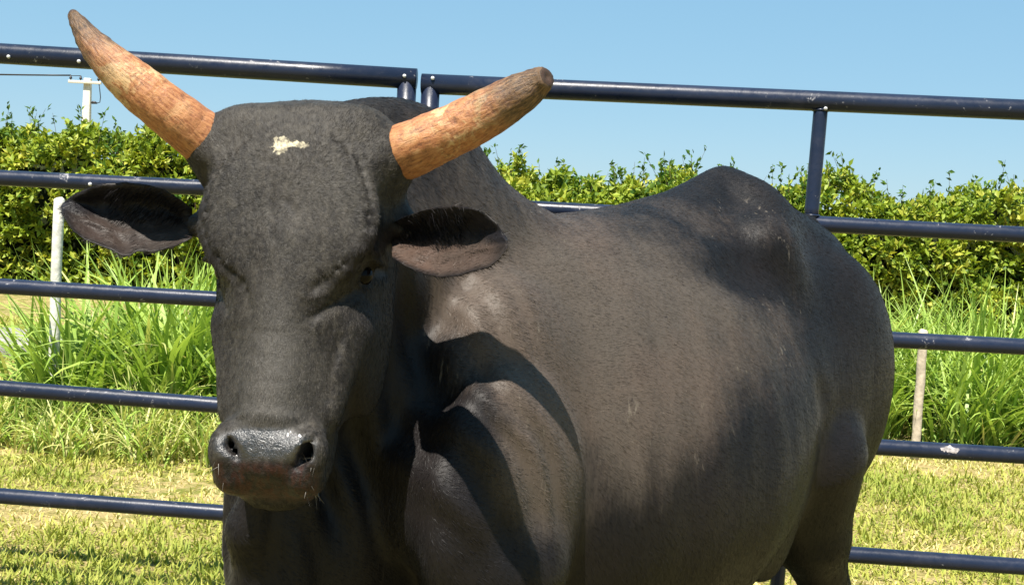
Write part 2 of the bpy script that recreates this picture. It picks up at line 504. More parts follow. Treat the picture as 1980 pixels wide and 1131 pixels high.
def field_post(label, bx, by, h, w, leanx=0.0, mat=WHITEW):
    zz = np.linspace(-.06, h, 9); rg = np.random.default_rng(int(abs(bx) * 1000))
    pts = [(bx + leanx * z + rg.normal(0, .002), by + rg.normal(0, .002), z) for z in zz]
    pts.append((bx + leanx * h, by, h + w * .18))
    rad = [w / 2 * (1 + rg.normal(0, .03)) for _ in zz] + [w * .3]
    V, F = tube_np(pts, rad, 14)
    tag(link('fence_post', mesh_np('fence_post', V, F, True), mat), label, 'post')
p = W(114, 386, 7.3); field_post('white wooden post left of the bull\'s ear', p[0], p[1], p[2], .062, -.0)
p = W(1786, 640, 8.2); field_post('weathered wooden post standing in grass right of the rump', p[0], p[1], p[2], .06, -.0,
    mat_simple('weathered_wood', (.50, .42, .32), .85, .2, 22, .35, .6))
# low concrete slab on the ground at the left edge
q = W(0, 690, 10.6)
mobj('concrete_slab', [box_np((q[0] - .35, 11.3, .06), (1.35, 1.3, .16))], GREYC, None, .02)
tag(bpy.data.objects['concrete_slab'], 'flat grey concrete slab in the grass at the left edge', 'slab')

# ------------------------------------------------------------------ steel rail panels
def mat_paint():
    s = NT('navy_gloss_paint')
    co = s.coord('Object')
    n1 = s.noise(2.2, 5, .6, co); n2 = s.noise(26, 6, .75, co, .6); n3 = s.noise(120, 3, .6, co)
    col = s.mix(s.mapr(n1, .3, .7), (.006, .010, .024), (.012, .018, .040))
    chips = s.mapr(n2, .63, .67)
    col = s.mix(s.math('MULTIPLY', chips, .7), col, (.30, .29, .30))
    dust_tone = s.mapr(s.noise(7, 5, .7, co), .5, .8, 0, .22)
    col = s.mix(dust_tone, col, (.08, .08, .11))
    rough = s.mapr(n2, .2, .8, .22, .45)
    s.bsdf(col, rough, .32, normal=s.bump(s.math('ADD', s.math('MULTIPLY', n2, .6), s.math('MULTIPLY', n3, .12)), .22, .004))
    return s.mat
PAINT = mat_paint()
SCUFF = mat_simple('bare_scuffed_steel', (.42, .38, .38), .55, .5, 60, .6, .5)
BOLT = mat_simple('bright_bolt', (.75, .75, .75), .3, .6)
DL, DR = 3.87, 3.72            # fence depth at px 0 and px 1980
def fence_pt(px, py):
    return W(px, py, DL + (DR - DL) * px / 1980)
def cyl(a, b, r, sides=20, bow=0.0):
    a, b = np.array(a), np.array(b)
    n = 9
    pts = [a + (b - a) * t + np.array([0, 0, -bow * 4 * t * (1 - t)]) for t in np.linspace(0, 1, n)]
    return tube_np(pts, r, sides)
def panel(label, pts_rails, x_ext, posts, braces, radii, bolts, scuffs=()):
    """pts_rails: list of ((px,py),(px,py)); x_ext: extend factors beyond either end"""
    P = [(fence_pt(*a), fence_pt(*b)) for a, b in pts_rails]
    x0, x1 = x_ext
    ends = []
    for a, b in P:
        d = (b - a) / (b - a)[0]
        ends.append((a + d * (x0 - a[0]), a + d * (x1 - a[0])))
    org = np.array([(x0 + x1) / 2, ends[0][0][1], 0])
    root = tag(link('steel_rail_fence', None, loc=org), label, 'fence', 'navy tubular steel rail panels')
    for i, (a, b) in enumerate(ends):
        if i == 0:
            e_ = (b - a) / np.linalg.norm(b - a) * radii[0] * .9
            a, b = a - e_, b + e_
        V, F = cyl(a, b, radii[i], 24, .002 * (i % 3))
        link('rail', mesh_np('rail', V - org, F, True), PAINT, root)
    a0, a1 = ends[0], ends[-1]
    for (tpx, side) in posts:
        if side is None:
            top_ = fence_pt(*tpx)
            xb = top_[0]
        else:
            xb = side
        t = (xb - ends[0][0][0]) / (ends[0][1][0] - ends[0][0][0])
        pt = ends[0][0] + (ends[0][1] - ends[0][0]) * t
        V, F = cyl((xb, pt[1], pt[2] + .004), (xb + (pt[2]) * 0, pt[1], -.03), radii[0] * .92, 24)
        link('post', mesh_np('post', V - org, F, True), PAINT, root)
    for (ax, bx) in braces:
        ra, rb = ends[0], ends[1]
        for lvl in range(5):
            ra, rb = ends[lvl], ends[lvl + 1]
            def on(r, x): t = (x - r[0][0]) / (r[1][0] - r[0][0]); return r[0] + (r[1] - r[0]) * t
            xa = ax + (bx - ax) * lvl; xb = ax + (bx - ax) * (lvl + 1)
            V, F = cyl(on(ra, xa), on(rb, xb), .0215, 20)
            link('upright', mesh_np('upright', V - org, F, True), PAINT, root)
            # weld beads
            for q in (on(ra, xa) - np.array([0, 0, radii[0] * .9]), on(rb, xb) + np.array([0, 0, radii[1] * .95])):
                th = np.linspace(0, 2 * np.pi, 17)
                V, F = tube_np([q + .0225 * np.array([math.cos(t_), math.sin(t_), 0]) for t_ in th], .004, 6, False)
                link('weld_bead', mesh_np('weld_bead', V - org, F, True), PAINT, root)
    for (bp, dd) in bolts:
        q = fence_pt(*bp) - np.array([0, dd, 0])
        V, F = tube_np([q + np.array([0, -.001 * 1, 0]), q + np.array([0, -.005, 0]), q + np.array([0, -.008, 0])], [.006, .0058, .003], 8)
        link('bolt', mesh_np('bolt', V - org, F, True), BOLT, root)
    for ((pa, pb), r) in scuffs:
        a, b = fence_pt(*pa), fence_pt(*pb)
        # a thin curved skin of bared steel, proud of the rail's front
        n_, k_ = 14, 6
        V = []
        rg = np.random.default_rng(5)
        for i in range(n_):
            t = i / (n_ - 1); c = a + (b - a) * t
            w_ = (math.sin(t * math.pi) ** .6) * .42 * (1 + rg.uniform(-.35, .35))
            off = rg.uniform(-.12, .12)
            for j in range(k_):
                an = .25 + off + (j / (k_ - 1) - .5) * 2 * w_
                V.append(c + np.array([0, -math.cos(an) * (r + .0006), math.sin(an) * (r + .0006)]))
        F = np.array([[i * k_ + j, i * k_ + j + 1, (i + 1) * k_ + j + 1, (i + 1) * k_ + j] for i in range(n_ - 1) for j in range(k_ - 1)])
        link('paint_scuff', mesh_np('paint_scuff', np.array(V) - org, F, True), SCUFF, root)
    return root
xp = fence_pt(785, 200)[0]
panel('left panel of navy tubular rails behind the bull\'s head',
      [((0, 104), (785, 152)), ((0, 343), (785, 382)), ((0, 551), (785, 600)), ((0, 750), (785, 812)), ((0, 957), (785, 1018)), ((0, 1160), (785, 1222))],
      (xp - 2.9, xp), [((785, 0), xp), ((0, 0), xp - 2.9)], [], [.032, .0245, .0245, .0245, .0245, .0245],
      [((784, 150), .031), ((160, 122), .031), ((180, 357), .024), ((25, 113), .031)])
xp2 = fence_pt(831, 200)[0]
xb = fence_pt(1582, 300)[0]; xt = fence_pt(1588, 200)[0]; xl = fence_pt(1568, 420)[0]
panel('right panel of navy tubular rails behind the bull\'s back',
      [((831, 163), (1980, 213)), ((831, 393), (1980, 453)), ((831, 606), (1980, 668)), ((831, 812), (1980, 881)), ((831, 1012), (1980, 1094)), ((831, 1214), (1980, 1300))],
      (xp2, xp2 + 3.0), [((831, 0), xp2), ((0, 0), xp2 + 3.0)], [(xt, xl)], [.031, .0245, .0245, .0245, .0245, .0245],
      [((838, 154), .031), ((1592, 212), .024)], scuffs=[(((1812, 868), (1850, 872)), .0245)])

# ------------------------------------------------------------------ the bull: implicit surface, one continuous skin
ORG = np.array([-.22, 2.2, 0.0])
Fv = np.array([-.66, -.7513, 0]); Fv /= np.linalg.norm(Fv)
Lv = np.array([-Fv[1], Fv[0], 0])
BM = np.stack([Fv, Lv, np.array([0, 0, 1.0])])          # world -> body rows
def B(p): return BM @ (np.asarray(p) - ORG)
def Bpx(px, py, d): return B(W(px, py, d))
# head frame
HPOLL = W(573, 207, 1.84)
psi, th, hr = math.radians(5), math.radians(17), math.radians(1.8)
HN = np.array([-math.sin(psi) * math.cos(th), -math.cos(psi) * math.cos(th), math.sin(th)])
A0 = -(np.array([0, 0, 1.0]) - HN[2] * HN); A0 /= np.linalg.norm(A0)
U0 = np.cross(A0, HN)
HA = A0 * math.cos(hr) - U0 * math.sin(hr)
HU = U0 * math.cos(hr) + A0 * math.sin(hr)
HC = B(HPOLL); hU, hA, hN = BM @ HU, BM @ HA, BM @ HN
def HB(u, v, w): return HC + hU * u + hA * v * .945 + hN * w     # head coords -> body coords
def hpx(px, py, w=0.0):
    """head coordinates of the photo point on the face plane"""
    o = W(px, py, 1.0) - EYE
    pl = HPOLL + HN * w
    t = (pl - EYE).dot(HN) / o.dot(HN)
    q = EYE + o * t - HPOLL
    return np.array([q.dot(HU), q.dot(HA) / .945, w])

H_ = 0.0078
LO = np.array([-1.78, -.50, -.02]); HI = np.array([.72, .62, 1.72])
NX = [int(math.ceil((HI[i] - LO[i]) / H_)) for i in range(3)]
FLD = np.full(NX, .25, dtype=np.float32)
AX = [LO[i] + H_ * np.arange(NX[i]) for i in range(3)]
def apply(fun, lo, hi, k, op='add'):
    mg = 1.3 * k + 3 * H_
    s = []
    for i in range(3):
        a = max(0, int((lo[i] - mg - LO[i]) / H_)); b = min(NX[i], int((hi[i] + mg - LO[i]) / H_) + 2)
        if b <= a: return
        s.append(slice(a, b))
    s = tuple(s)
    X = AX[0][s[0]][:, None, None].astype(np.float32); Y = AX[1][s[1]][None, :, None].astype(np.float32); Z = AX[2][s[2]][None, None, :].astype(np.float32)
    d = fun(X, Y, Z).astype(np.float32)
    f = FLD[s]
    if op == 'add':
        h = np.clip(.5 + .5 * (f - d) / k, 0, 1)
        FLD[s] = f + (d - f) * h - k * h * (1 - h)
    else:
        d = -d
        h = np.clip(.5 + .5 * (d - f) / k, 0, 1)
        FLD[s] = f + (d - f) * h + k * h * (1 - h)
def ell(c, r, k=.03, op='add', R=None):
    c = np.array(c, float); r = np.array(r, float)
    rm = max(r)
    def f(X, Y, Z):
        x, y, z = X - c[0], Y - c[1], Z - c[2]
        if R is not None:
            x, y, z = (x * R[0][0] + y * R[0][1] + z * R[0][2], x * R[1][0] + y * R[1][1] + z * R[1][2], x * R[2][0] + y * R[2][1] + z * R[2][2])
        k0 = np.sqrt((x / r[0]) ** 2 + (y / r[1]) ** 2 + (z / r[2]) ** 2)
        k1 = np.sqrt((x / r[0] ** 2) ** 2 + (y / r[1] ** 2) ** 2 + (z / r[2] ** 2) ** 2) + 1e-6
        return k0 * (k0 - 1) / k1
    e = r if R is None else np.array([rm] * 3)
    apply(f, c - e, c + e, k, op)
def cap(a, b, ra, rb, k=.03, op='add'):
    a, b = np.array(a, float), np.array(b, float)
    ab = b - a; L2 = ab.dot(ab) + 1e-9
    def f(X, Y, Z):
        x, y, z = X - a[0], Y - a[1], Z - a[2]
        t = np.clip((x * ab[0] + y * ab[1] + z * ab[2]) / L2, 0, 1)
        return np.sqrt((x - t * ab[0]) ** 2 + (y - t * ab[1]) ** 2 + (z - t * ab[2]) ** 2) - (ra + (rb - ra) * t)
    r = max(ra, rb)
    apply(f, np.minimum(a, b) - r, np.maximum(a, b) + r, k, op)
def chain(pts, rads, k=.03, op='add'):
    for i in range(len(pts) - 1): cap(pts[i], pts[i + 1], rads[i], rads[i + 1], k, op)
HR = np.stack([hU, hA, hN]); VS = .945
def hell(c, r, k=.02, op='add'): ell(HB(*c), r, k, op, R=HR)
def hcap(a, b, ra, rb, k=.02, op='add'): cap(HB(*a), HB(*b), ra, rb, k, op)

def smooth_table(rows, n=400, s=6):
    rows = np.array(rows, float)
    t = np.linspace(rows[0, 0], rows[-1, 0], n)
    out = [t]
    ker = np.exp(-.5 * (np.arange(-3 * s, 3 * s + 1) / s) ** 2); ker /= ker.sum()
    for c in range(1, rows.shape[1]):
        y = np.interp(t, rows[:, 0], rows[:, c])
        yp = np.pad(y, 3 * s, mode='edge'); out.append(np.convolve(yp, ker, 'valid'))
    return out

# torso: s = -a ; ztop, zbot, half width, share of width kept at the top
TT = smooth_table([(-.26, 1.10, .80, .03, .8), (-.20, 1.18, .70, .07, .8), (-.10, 1.30, .63, .12, .75), (0, 1.38, .58, .165, .60), (.15, 1.42, .55, .26, .58), (.35, 1.415, .52, .36, .58),
                   (.55, 1.43, .50, .395, .58), (.75, 1.462, .50, .405, .58), (.90, 1.50, .55, .375, .55), (1.02, 1.55, .62, .335, .55), (1.09, 1.572, .66, .32, .55), (1.16, 1.545, .70, .305, .55),
                   (1.25, 1.50, .74, .285, .6), (1.35, 1.47, .82, .245, .58), (1.5, 1.425, .90, .185, .55), (1.58, 1.36, 1.0, .10, .6), (1.62, 1.3, 1.05, .03, .6)])
def torso(X, Y, Z):
    s = -X
    zt, zb, hw, kt = (np.interp(s, TT[0], TT[i]) for i in (1, 2, 3, 4))
    zc = zb + (zt - zb) * .42
    up = Z > zc
    hz = np.where(up, zt - zc, zc - zb)
    t = np.clip((Z - zc) / hz, -1.4, 1.4)
    w = np.abs(Y) / (hw * (1 - (1 - kt) * .45 * np.clip(t, 0, 1.2) ** 1.3))
    pw = np.where(up, np.interp(s, [.3, .7, 1.0, 1.4], [2.1, 2.0, 1.55, 1.75]), 2.1)
    r = (w ** pw + np.abs(t) ** pw) ** (1 / pw)
    d = (r - 1) * np.minimum(hw, hz)
    end = np.maximum(-.31 - s, s - 1.62)
    return np.maximum(d, end)
apply(torso, np.array([-1.63, -.42, .48]), np.array([.32, .42, 1.56]), .05)

def both(fn):
    fn(1); fn(-1)
# neck and hump
chain([HB(0, .10, -.15), (.10, .01, 1.31), (-.08, 0, 1.27)], [.11, .115, .13], .06)
chain([HB(0, .25, -.20), (.12, .0, 1.13), (-.02, 0, 1.02)], [.08, .12, .19], .06)
ell((.0, 0, 1.44), (.25, .095, .168), .07)
cap(Bpx(435, 300, 1.905), Bpx(408, 280, 1.89), .045, .0430, .012)
cap(Bpx(715, 316, 1.90), Bpx(748, 306, 1.884), .048, .0455, .012)
ell((-.10, 0, 1.38), (.30, .10, .10), .06)
# brisket and dewlap
ell((.13, 0, .84), (.14, .12, .22), .06)
dl = [HB(0, .42, -.17), np.array([.325, .09, 1.02]), np.array([.325, .05, .90]), np.array([.285, .03, .78]), np.array([.22, .0, .66]), np.array([.1, 0, .58])]
for f_ in (0, .33, .66):
    pts = [p_ + (np.array([.12, .01, p_[2]]) - p_) * f_ * .8 for p_ in dl]
    chain(pts, [.022, .024, .026, .03, .035, .04], .035)
ell((.25, .075, .86), (.035, .03, .26), .03)      # a second hanging fold
# shoulders, upper arm
def sh(s):
    ell((-.12, s * .17, 1.06), (.17, .10, .24), .05)
    ell((-.06, s * .248, .925), (.185, .09, .235), .022)
    ell((.03, s * .165, .95), (.10, .09, .13), .04)
    chain([(-.05, s * .24, .82), (-.045, s * .235, .62), (-.005, s * .215, .42), (0, s * .21, .24), (.01, s * .21, .13), (.04, s * .215, .06)], [.125, .085, .06, .045, .05, .05], .03)
    ell((-.0, s * .215, .42), (.062, .055, .07), .03)
both(sh)
# crease behind the shoulder
chain([(-.215, .365, 1.02), (-.235, .385, .86), (-.21, .38, .70)], [.014, .022, .02], .03, 'sub')
chain([(-.215, -.365, 1.02), (-.235, -.385, .86), (-.21, -.38, .70)], [.014, .022, .02], .03, 'sub')
# hip bones, rump, thigh, hind leg
def hind(s):
    ell((-1.0, s * .175, 1.385), (.05, .04, .035), .10)
    cap((-1.02, s * .15, 1.39), (-1.12, s * .06, 1.46), .035, .045, .08)
    cap((-1.05, s * .165, 1.31), (-1.40, s * .10, 1.24), .055, .075, .09)
    ell((-1.33, s * .175, 1.05), (.265, .138, .32), .06)
    cap((-1.10, s * .10, 1.43), (-1.42, s * .07, 1.36), .05, .06, .09)
    ell((-1.20, s * .20, .92), (.17, .105, .26), .05)
    ell((-.98, s * .235, .80), (.09, .06, .18), .06)
    chain([(-1.18, s * .21, .88), (-1.26, s * .20, .68), (-1.38, s * .19, .52), (-1.33, s * .19, .36), (-1.28, s * .19, .16), (-1.25, s * .19, .06)], [.15, .095, .058, .046, .05, .05], .03)
    ell((-.80, s * .275, 1.335), (.11, .06, .05), .06, 'sub')
    chain([(-.98, s * .37, 1.22), (-1.04, s * .375, 1.05), (-1.03, s * .375, .85)], [.02, .035, .03], .05, 'sub')      # flank hollow in front of the hip
both(hind)
# sheath and belly line
cap((-.45, 0, .52), (-.85, 0, .58), .06, .05, .08)
# tail
chain([(-1.50, 0, 1.42), (-1.62, 0, 1.30), (-1.66, 0, 1.05), (-1.66, .02, .75), (-1.65, .03, .5)], [.045, .035, .026, .02, .016], .03)
ell((-1.65, .03, .42), (.04, .035, .13), .02)

# head
HT = smooth_table([(-.030, .05, -.07, -.10, .0, 2.6), (-.020, .100, -.038, -.14, .0, 3.2), (-.006, .114, -.016, -.17, .0, 3.2), (.020, .122, -.002, -.19, .0, 3.2), (.045, .130, .002, -.20, .01, 3),
                   (.08, .141, .005, -.21, .02, 3), (.13, .142, .008, -.24, .05, 3), (.20, .136, .006, -.27, .06, 2.8), (.26, .132, .002, -.285, .08, 2.7),
                   (.32, .125, .0, -.28, .13, 2.6), (.38, .105, .001, -.245, .17, 2.6), (.44, .089, .002, -.205, .15, 2.6), (.49, .079, .003, -.175, .12, 2.5),
                   (.53, .080, .002, -.16, .05, 2.6), (.565, .074, -.008, -.15, .02, 2.5), (.59, .060, -.022, -.135, .0, 2.4), (.606, .05, -.045, -.115, .0, 2.2), (.614, .02, -.06, -.09, 0, 2.2)], s=4)
def headf(X, Y, Z):
    x, y, z = X - HC[0], Y - HC[1], Z - HC[2]
    u = x * hU[0] + y * hU[1] + z * hU[2]; v = (x * hA[0] + y * hA[1] + z * hA[2]) / VS; w = x * hN[0] + y * hN[1] + z * hN[2]
    hw, wf, wb, kk, pw = (np.interp(v, HT[0], HT[i]) for i in (1, 2, 3, 4, 5))
    wc = (wf + wb) / 2; hd = (wf - wb) / 2
    wn = np.clip((w - wc) / hd, -1, 1)
    q = np.abs(u) / (hw * (1 - kk * (wn + 1) / 2))
    r = (q ** pw + np.abs((w - wc) / hd) ** pw) ** (1 / pw)
    d = (r - 1) * np.minimum(hw, hd) * .9
    return np.maximum(d, np.maximum(-.036 - v, v - .614))
hc_ = HB(0, .29, -.12)
apply(headf, hc_ - .34, hc_ + .34, .035)
def face(s):
    hell((s * .096, .19, -.014), (.034, .06, .012), .03)          # brow
    hcap((s * .104, .228, -.028), (s * .128, .230, -.065), .011, .010, .018)       # upper lid ridge
    hell((s * .132, .252, -.056), (.020, .010, .024), .010, 'sub')  # socket
    hcap((s * .094, .34, -.075), (s * .074, .47, -.060), .018, .012, .045)     # facial crest
    hell((s * .098, .345, -.17), (.030, .105, .075), .04)        # cheek
    hell((s * .120, .066, -.078), (.040, .050, .055), .025)       # horn boss
    hell((s * .052, .535, -.016), (.030, .033, .024), .014)      # nostril wing
    hcap((s * .115, .13, -.13), (s * .165, .160, -.115), .040, .022, .03)   # ear root
both(face)
hcap((0, .22, -.022), (0, .48, -.024), .034, .030, .03)            # nasal bridge
hell((0, .535, -.012), (.040, .040, .020), .02)                    # nose pad
def nostril(pts, w_):
    q = [hpx(x, y) for x, y in pts]
    for dw in (.004, -.012, -.028, -.042):
        for i in range(len(q) - 1):
            hcap((q[i][0], q[i][1], dw), (q[i + 1][0], q[i + 1][1], dw), w_[i], w_[i + 1], .006, 'sub')
for s in (1, -1): hell((s * .060, .535, -.022), (.022, .036, .026), .012)
nostril([(436, 838), (446, 862), (462, 884)], [.004, .0065, .006])
nostril([(601, 846), (592, 876), (572, 904)], [.005, .0095, .0085])
print('muzzle centre', hpx(517, 870), 'eye', hpx(712, 522), hpx(383, 490))
hcap((-.082, .018, -.055), (.086, .018, -.055), .040, .040, .03)
hell((0, .170, .000), (.10, .09, .008), .03)                       # forehead
hell((.0, .578, -.110), (.052, .035, .055), .02)                   # chin
chain([HB(-.085, .585, -.075), HB(-.04, .606, -.050), HB(.0, .612, -.045), HB(.04, .606, -.050), HB(.085, .585, -.075), HB(.09, .54, -.11)], [.005] * 6, .010, 'sub')  # mouth
for s in (1, -1): hell((s * .05, .575, -.04), (.03, .025, .03), .015)

def surface_nets(F, lo, h):
    ins = F < 0
    c = np.zeros(tuple(n - 1 for n in F.shape), dtype=np.uint8)
    for dx in (0, 1):
        for dy in (0, 1):
            for dz in (0, 1):
                c += ins[dx:F.shape[0] - 1 + dx, dy:F.shape[1] - 1 + dy, dz:F.shape[2] - 1 + dz]
    act = (c > 0) & (c < 8)
    I = np.argwhere(act)
    idx = np.full(c.shape, -1, dtype=np.int32); idx[act] = np.arange(len(I))
    cor = {}
    for dx in (0, 1):
        for dy in (0, 1):
            for dz in (0, 1):
                cor[(dx, dy, dz)] = F[I[:, 0] + dx, I[:, 1] + dy, I[:, 2] + dz]
    acc = np.zeros((len(I), 3)); cnt = np.zeros(len(I))
    ks = list(cor)
    for a in ks:
        for ax in range(3):
            if a[ax] == 0:
                b = list(a); b[ax] = 1; b = tuple(b)
                fa, fb = cor[a], cor[b]
                cr = (fa < 0) != (fb < 0)
                t = np.where(cr, fa / np.where(cr, fa - fb, 1), 0)
                p = np.array(a, float)[None].repeat(len(I), 0); p[:, ax] = t
                acc += p * cr[:, None]; cnt += cr
    V = lo + (I + acc / cnt[:, None]) * h
    Q = []
    for ax in range(3):
        o1, o2 = [(1, 2), (2, 0), (0, 1)][ax]
        sl0 = [slice(None)] * 3; sl1 = [slice(None)] * 3
        sl0[ax] = slice(0, -1); sl1[ax] = slice(1, None)
        a, b = ins[tuple(sl0)], ins[tuple(sl1)]
        E = np.argwhere(a != b)
        flip = a[E[:, 0], E[:, 1], E[:, 2]]
        ok = (E[:, o1] > 0) & (E[:, o2] > 0) & (E[:, o1] < F.shape[o1] - 1) & (E[:, o2] < F.shape[o2] - 1)
        E, flip = E[ok], flip[ok]
        def g(d1, d2):
            q = E.copy(); q[:, o1] -= d1; q[:, o2] -= d2
            return idx[q[:, 0], q[:, 1], q[:, 2]]
        q = np.stack([g(1, 1), g(0, 1), g(0, 0), g(1, 0)], 1)
        q[~flip] = q[~flip][:, ::-1]
        Q.append(q)
    Q = np.concatenate(Q)
    return V, Q
SV, SQ = surface_nets(FLD, LO, H_)

def refine(V, Q, mask_v):
    """split every quad that touches the mask into four, neighbours get matching edge points (as ngons)"""
    sel = mask_v[Q].any(1)
    me = bpy.data.meshes.new('t')
    me.from_pydata([], [], [])
    bm = bmesh.new()
    m0 = mesh_np('t0', V, Q)
    bm.from_mesh(m0)
    bm.faces.ensure_lookup_table()
    es = set()
    for i in np.where(sel)[0]:
        es.update(bm.faces[i].edges)
    bmesh.ops.subdivide_edges(bm, edges=list(es), cuts=1, use_grid_fill=True)
    bmesh.ops.triangulate(bm, faces=[f for f in bm.faces if len(f.verts) > 4])
    return bm
def head_coords(P):
    D = P - HC
    return np.stack([D @ hU, D @ hA / VS, D @ hN], 1)
hcV = head_coords(SV)
maskh = (hcV[:, 1] > -.06) & (hcV[:, 1] < .64) & (np.abs(hcV[:, 0]) < .2) & (hcV[:, 2] > -.14)
bm = refine(SV, SQ, maskh)
me = bpy.data.meshes.new('bull_body')
bm.to_mesh(me); bm.free()
n = len(me.vertices)
P = np.empty(n * 3, np.float32); me.vertices.foreach_get('co', P); P = P.reshape(-1, 3).astype(np.float64)
def sample(P):
    q = (P - LO) / H_
    q = np.clip(q, 0, np.array(FLD.shape) - 1.001); i = np.floor(q).astype(int); f = q - i
    r = 0
    for dx in (0, 1):
        for dy in (0, 1):
            for dz in (0, 1):
                r = r + FLD[i[:, 0] + dx, i[:, 1] + dy, i[:, 2] + dz] * (f[:, 0] if dx else 1 - f[:, 0]) * (f[:, 1] if dy else 1 - f[:, 1]) * (f[:, 2] if dz else 1 - f[:, 2])
    return r
def grad(P, e=.006):
    g = np.stack([sample(P + np.eye(3)[k] * e) - sample(P - np.eye(3)[k] * e) for k in range(3)], 1)
    return g / (2 * e)
for _ in range(2):
    g = grad(P); g2 = (g ** 2).sum(1)
    step = np.clip(sample(P) / np.maximum(g2, .25), -.004, .004)
    P -= g * step[:, None]
NRM = grad(P, .010); NRM /= np.linalg.norm(NRM, axis=1)[:, None] + 1e-9
HCo = head_coords(P)
inhead = sstep(-.32, -.15, HCo[:, 2]) * sstep(.70, .62, HCo[:, 1]) * (np.abs(HCo[:, 0]) < .2)
disp = np.zeros(n)
# soft skin relief
disp += vnoise(P * [1, 1, .5], 9, 1) * .0020 + vnoise(P * [1, 1, .6], 22, 2) * .0009
disp += inhead * (vnoise(P, 38, 3) * .0005 + vnoise(P, 75, 4) * .0003)
# faint ribs on the flank
ribm = sstep(.25, .45, -P[:, 0]) * sstep(.95, .8, -P[:, 0]) * sstep(.7, .9, P[:, 2]) * sstep(1.35, 1.2, P[:, 2])
disp += ribm * np.sin((P[:, 0] + P[:, 2] * .25) * 62) * .0010
# loose vertical skin folds on the neck
nk = sstep(-.16, -.04, P[:, 0]) * sstep(.34, .2, P[:, 0]) * sstep(.8, .95, P[:, 2]) * sstep(1.42, 1.3, P[:, 2]) * (1 - inhead)
fold = np.sin((P[:, 0] * 1.0 - P[:, 2] * .30) * 95 + vnoise(P, 6, 8) * 3.5)
disp += nk * (fold - .3) * .009 * (.4 + .6 * sstep(-.3, .5, vnoise(P, 5, 9)))
# folds at the elbow
# creases of the face
def crease(pts, amp, wid, P_=HCo):
    global disp
    pts = [np.array(p_)[:2] for p_ in pts]
    m_ = (HCo[:, 2] > -.13) & (inhead > .3)
    q = HCo[m_][:, :2]; best = np.full(len(q), 9.0)
    for a, b in zip(pts[:-1], pts[1:]):
        ab = b - a; t = np.clip(((q - a) @ ab) / (ab @ ab + 1e-9), 0, 1)
        best = np.minimum(best, np.linalg.norm(q - a - t[:, None] * ab, axis=1))
    disp[m_] += .85 * amp * np.exp(-(best / wid) ** 2)
cp = lambda *a: [hpx(x, y) for x, y in a]
crease(cp((742, 425), (728, 470), (700, 505), (682, 545), (650, 575), (602, 612)), -.008, .0055)
crease(cp((718, 450), (672, 510), (640, 550), (600, 575)), .0045, .007)
crease(cp((722, 470), (688, 500)), .003, .004)
crease(cp((395, 430), (405, 475), (428, 512), (452, 530)), -.0045, .005)
crease(cp((384, 400), (398, 450), (415, 500)), .003, .006)
crease(cp((378, 468), (390, 498), (402, 545), (420, 590)), -.004, .005)
crease(cp((690, 300), (720, 322), (736, 360), (744, 405)), .0018, .008)
crease(cp((676, 310), (704, 340), (716, 385)), -.0014, .007)
crease(cp((392, 310), (380, 350), (376, 420)), -.003, .005)
crease(cp((530, 345), (528, 400), (534, 470)), -.002, .006)
crease(cp((560, 395), (580, 420), (578, 450)), -.002, .004)
crease(cp((505, 316), (530, 322), (548, 332), (572, 328)), -.002, .003)
crease(cp((650, 640), (632, 700), (628, 762)), -.0035, .005)
crease(cp((670, 610), (655, 660), (640, 720)), .002, .006)
crease(cp((430, 815), (470, 800), (540, 806), (600, 806), (612, 830)), .0025, .006)
crease(cp((440, 832), (520, 826), (590, 826)), -.002, .005)
crease(cp((500, 836), (556, 836)), -.003, .006)
for yy, x0_, x1_ in ((640, 470, 600), (690, 460, 590), (735, 465, 585), (775, 450, 590)):
    crease([hpx(x, yy + 5 * math.sin(x * .05)) for x in range(x0_, x1_, 18)], -.0004, .0035)
# rims of the eyelids
for sg in (1, -1):
    er_ = np.sqrt((HCo[:, 0] - sg * .118) ** 2 / 1.3 + (HCo[:, 1] - .251) ** 2 + (HCo[:, 2] + .056) ** 2)
    disp += inhead * .0028 * np.exp(-((er_ - .021) / .004) ** 2)
# leathery pad relief
pad = np.exp(-((HCo[:, 0] / .055) ** 2 + ((HCo[:, 1] - .535) / .035) ** 2) ** 2) * (HCo[:, 2] > -.05)
disp += pad * np.abs(vnoise(P, 120, 12)) * .0006
P2 = P + NRM * disp[:, None]
ed_ = np.empty(len(me.edges) * 2, np.int32); me.edges.foreach_get('vertices', ed_); ed_ = ed_.reshape(-1, 2)
deg = np.bincount(ed_.ravel(), minlength=n)[:, None]
for it in range(3):
    acc_ = np.stack([np.bincount(ed_[:, 0], P2[ed_[:, 1], k], n) + np.bincount(ed_[:, 1], P2[ed_[:, 0], k], n) for k in range(3)], 1) / np.maximum(deg, 1)
    P2 = P2 + (acc_ - P2) * (.6 * inhead)[:, None]

# paint maps kept on the skin: dust with painted shade and highlight, bare muzzle, warm lip
s_ = -P[:, 0]; z_ = P[:, 2]; b_ = P[:, 1]
def blob(cs, cz, rs, rz): return np.exp(-(((s_ - cs) / rs) ** 2 + ((z_ - cz) / rz) ** 2))
dust_tone = .35 + .75 * blob(.42, 1.20, .42, .20) + .35 * blob(.15, 1.25, .25, .25) + .5 * blob(.02, .98, .18, .10) + .25 * blob(.95, 1.30, .3, .12)
dust_tone += .35 * blob(.25, .95, .16, .2)
dust_tone -= .75 * blob(.72, .90, .24, .13) + .9 * blob(.55, .68, .6, .20) + .45 * blob(-.02, .74, .16, .12)
dust_tone -= .9 * blob(.86, 1.32, .15, .06) + 1.0 * blob(1.32, 1.15, .22, .35) + .35 * blob(.95, 1.53, .35, .045) + .5 * blob(1.2, .8, .3, .25)  # darker in the hip hollow, on the thigh, spine and hind leg
dust_tone -= .4 * blob(.24, 1.0, .04, .14)  # darker along the crease behind the shoulder
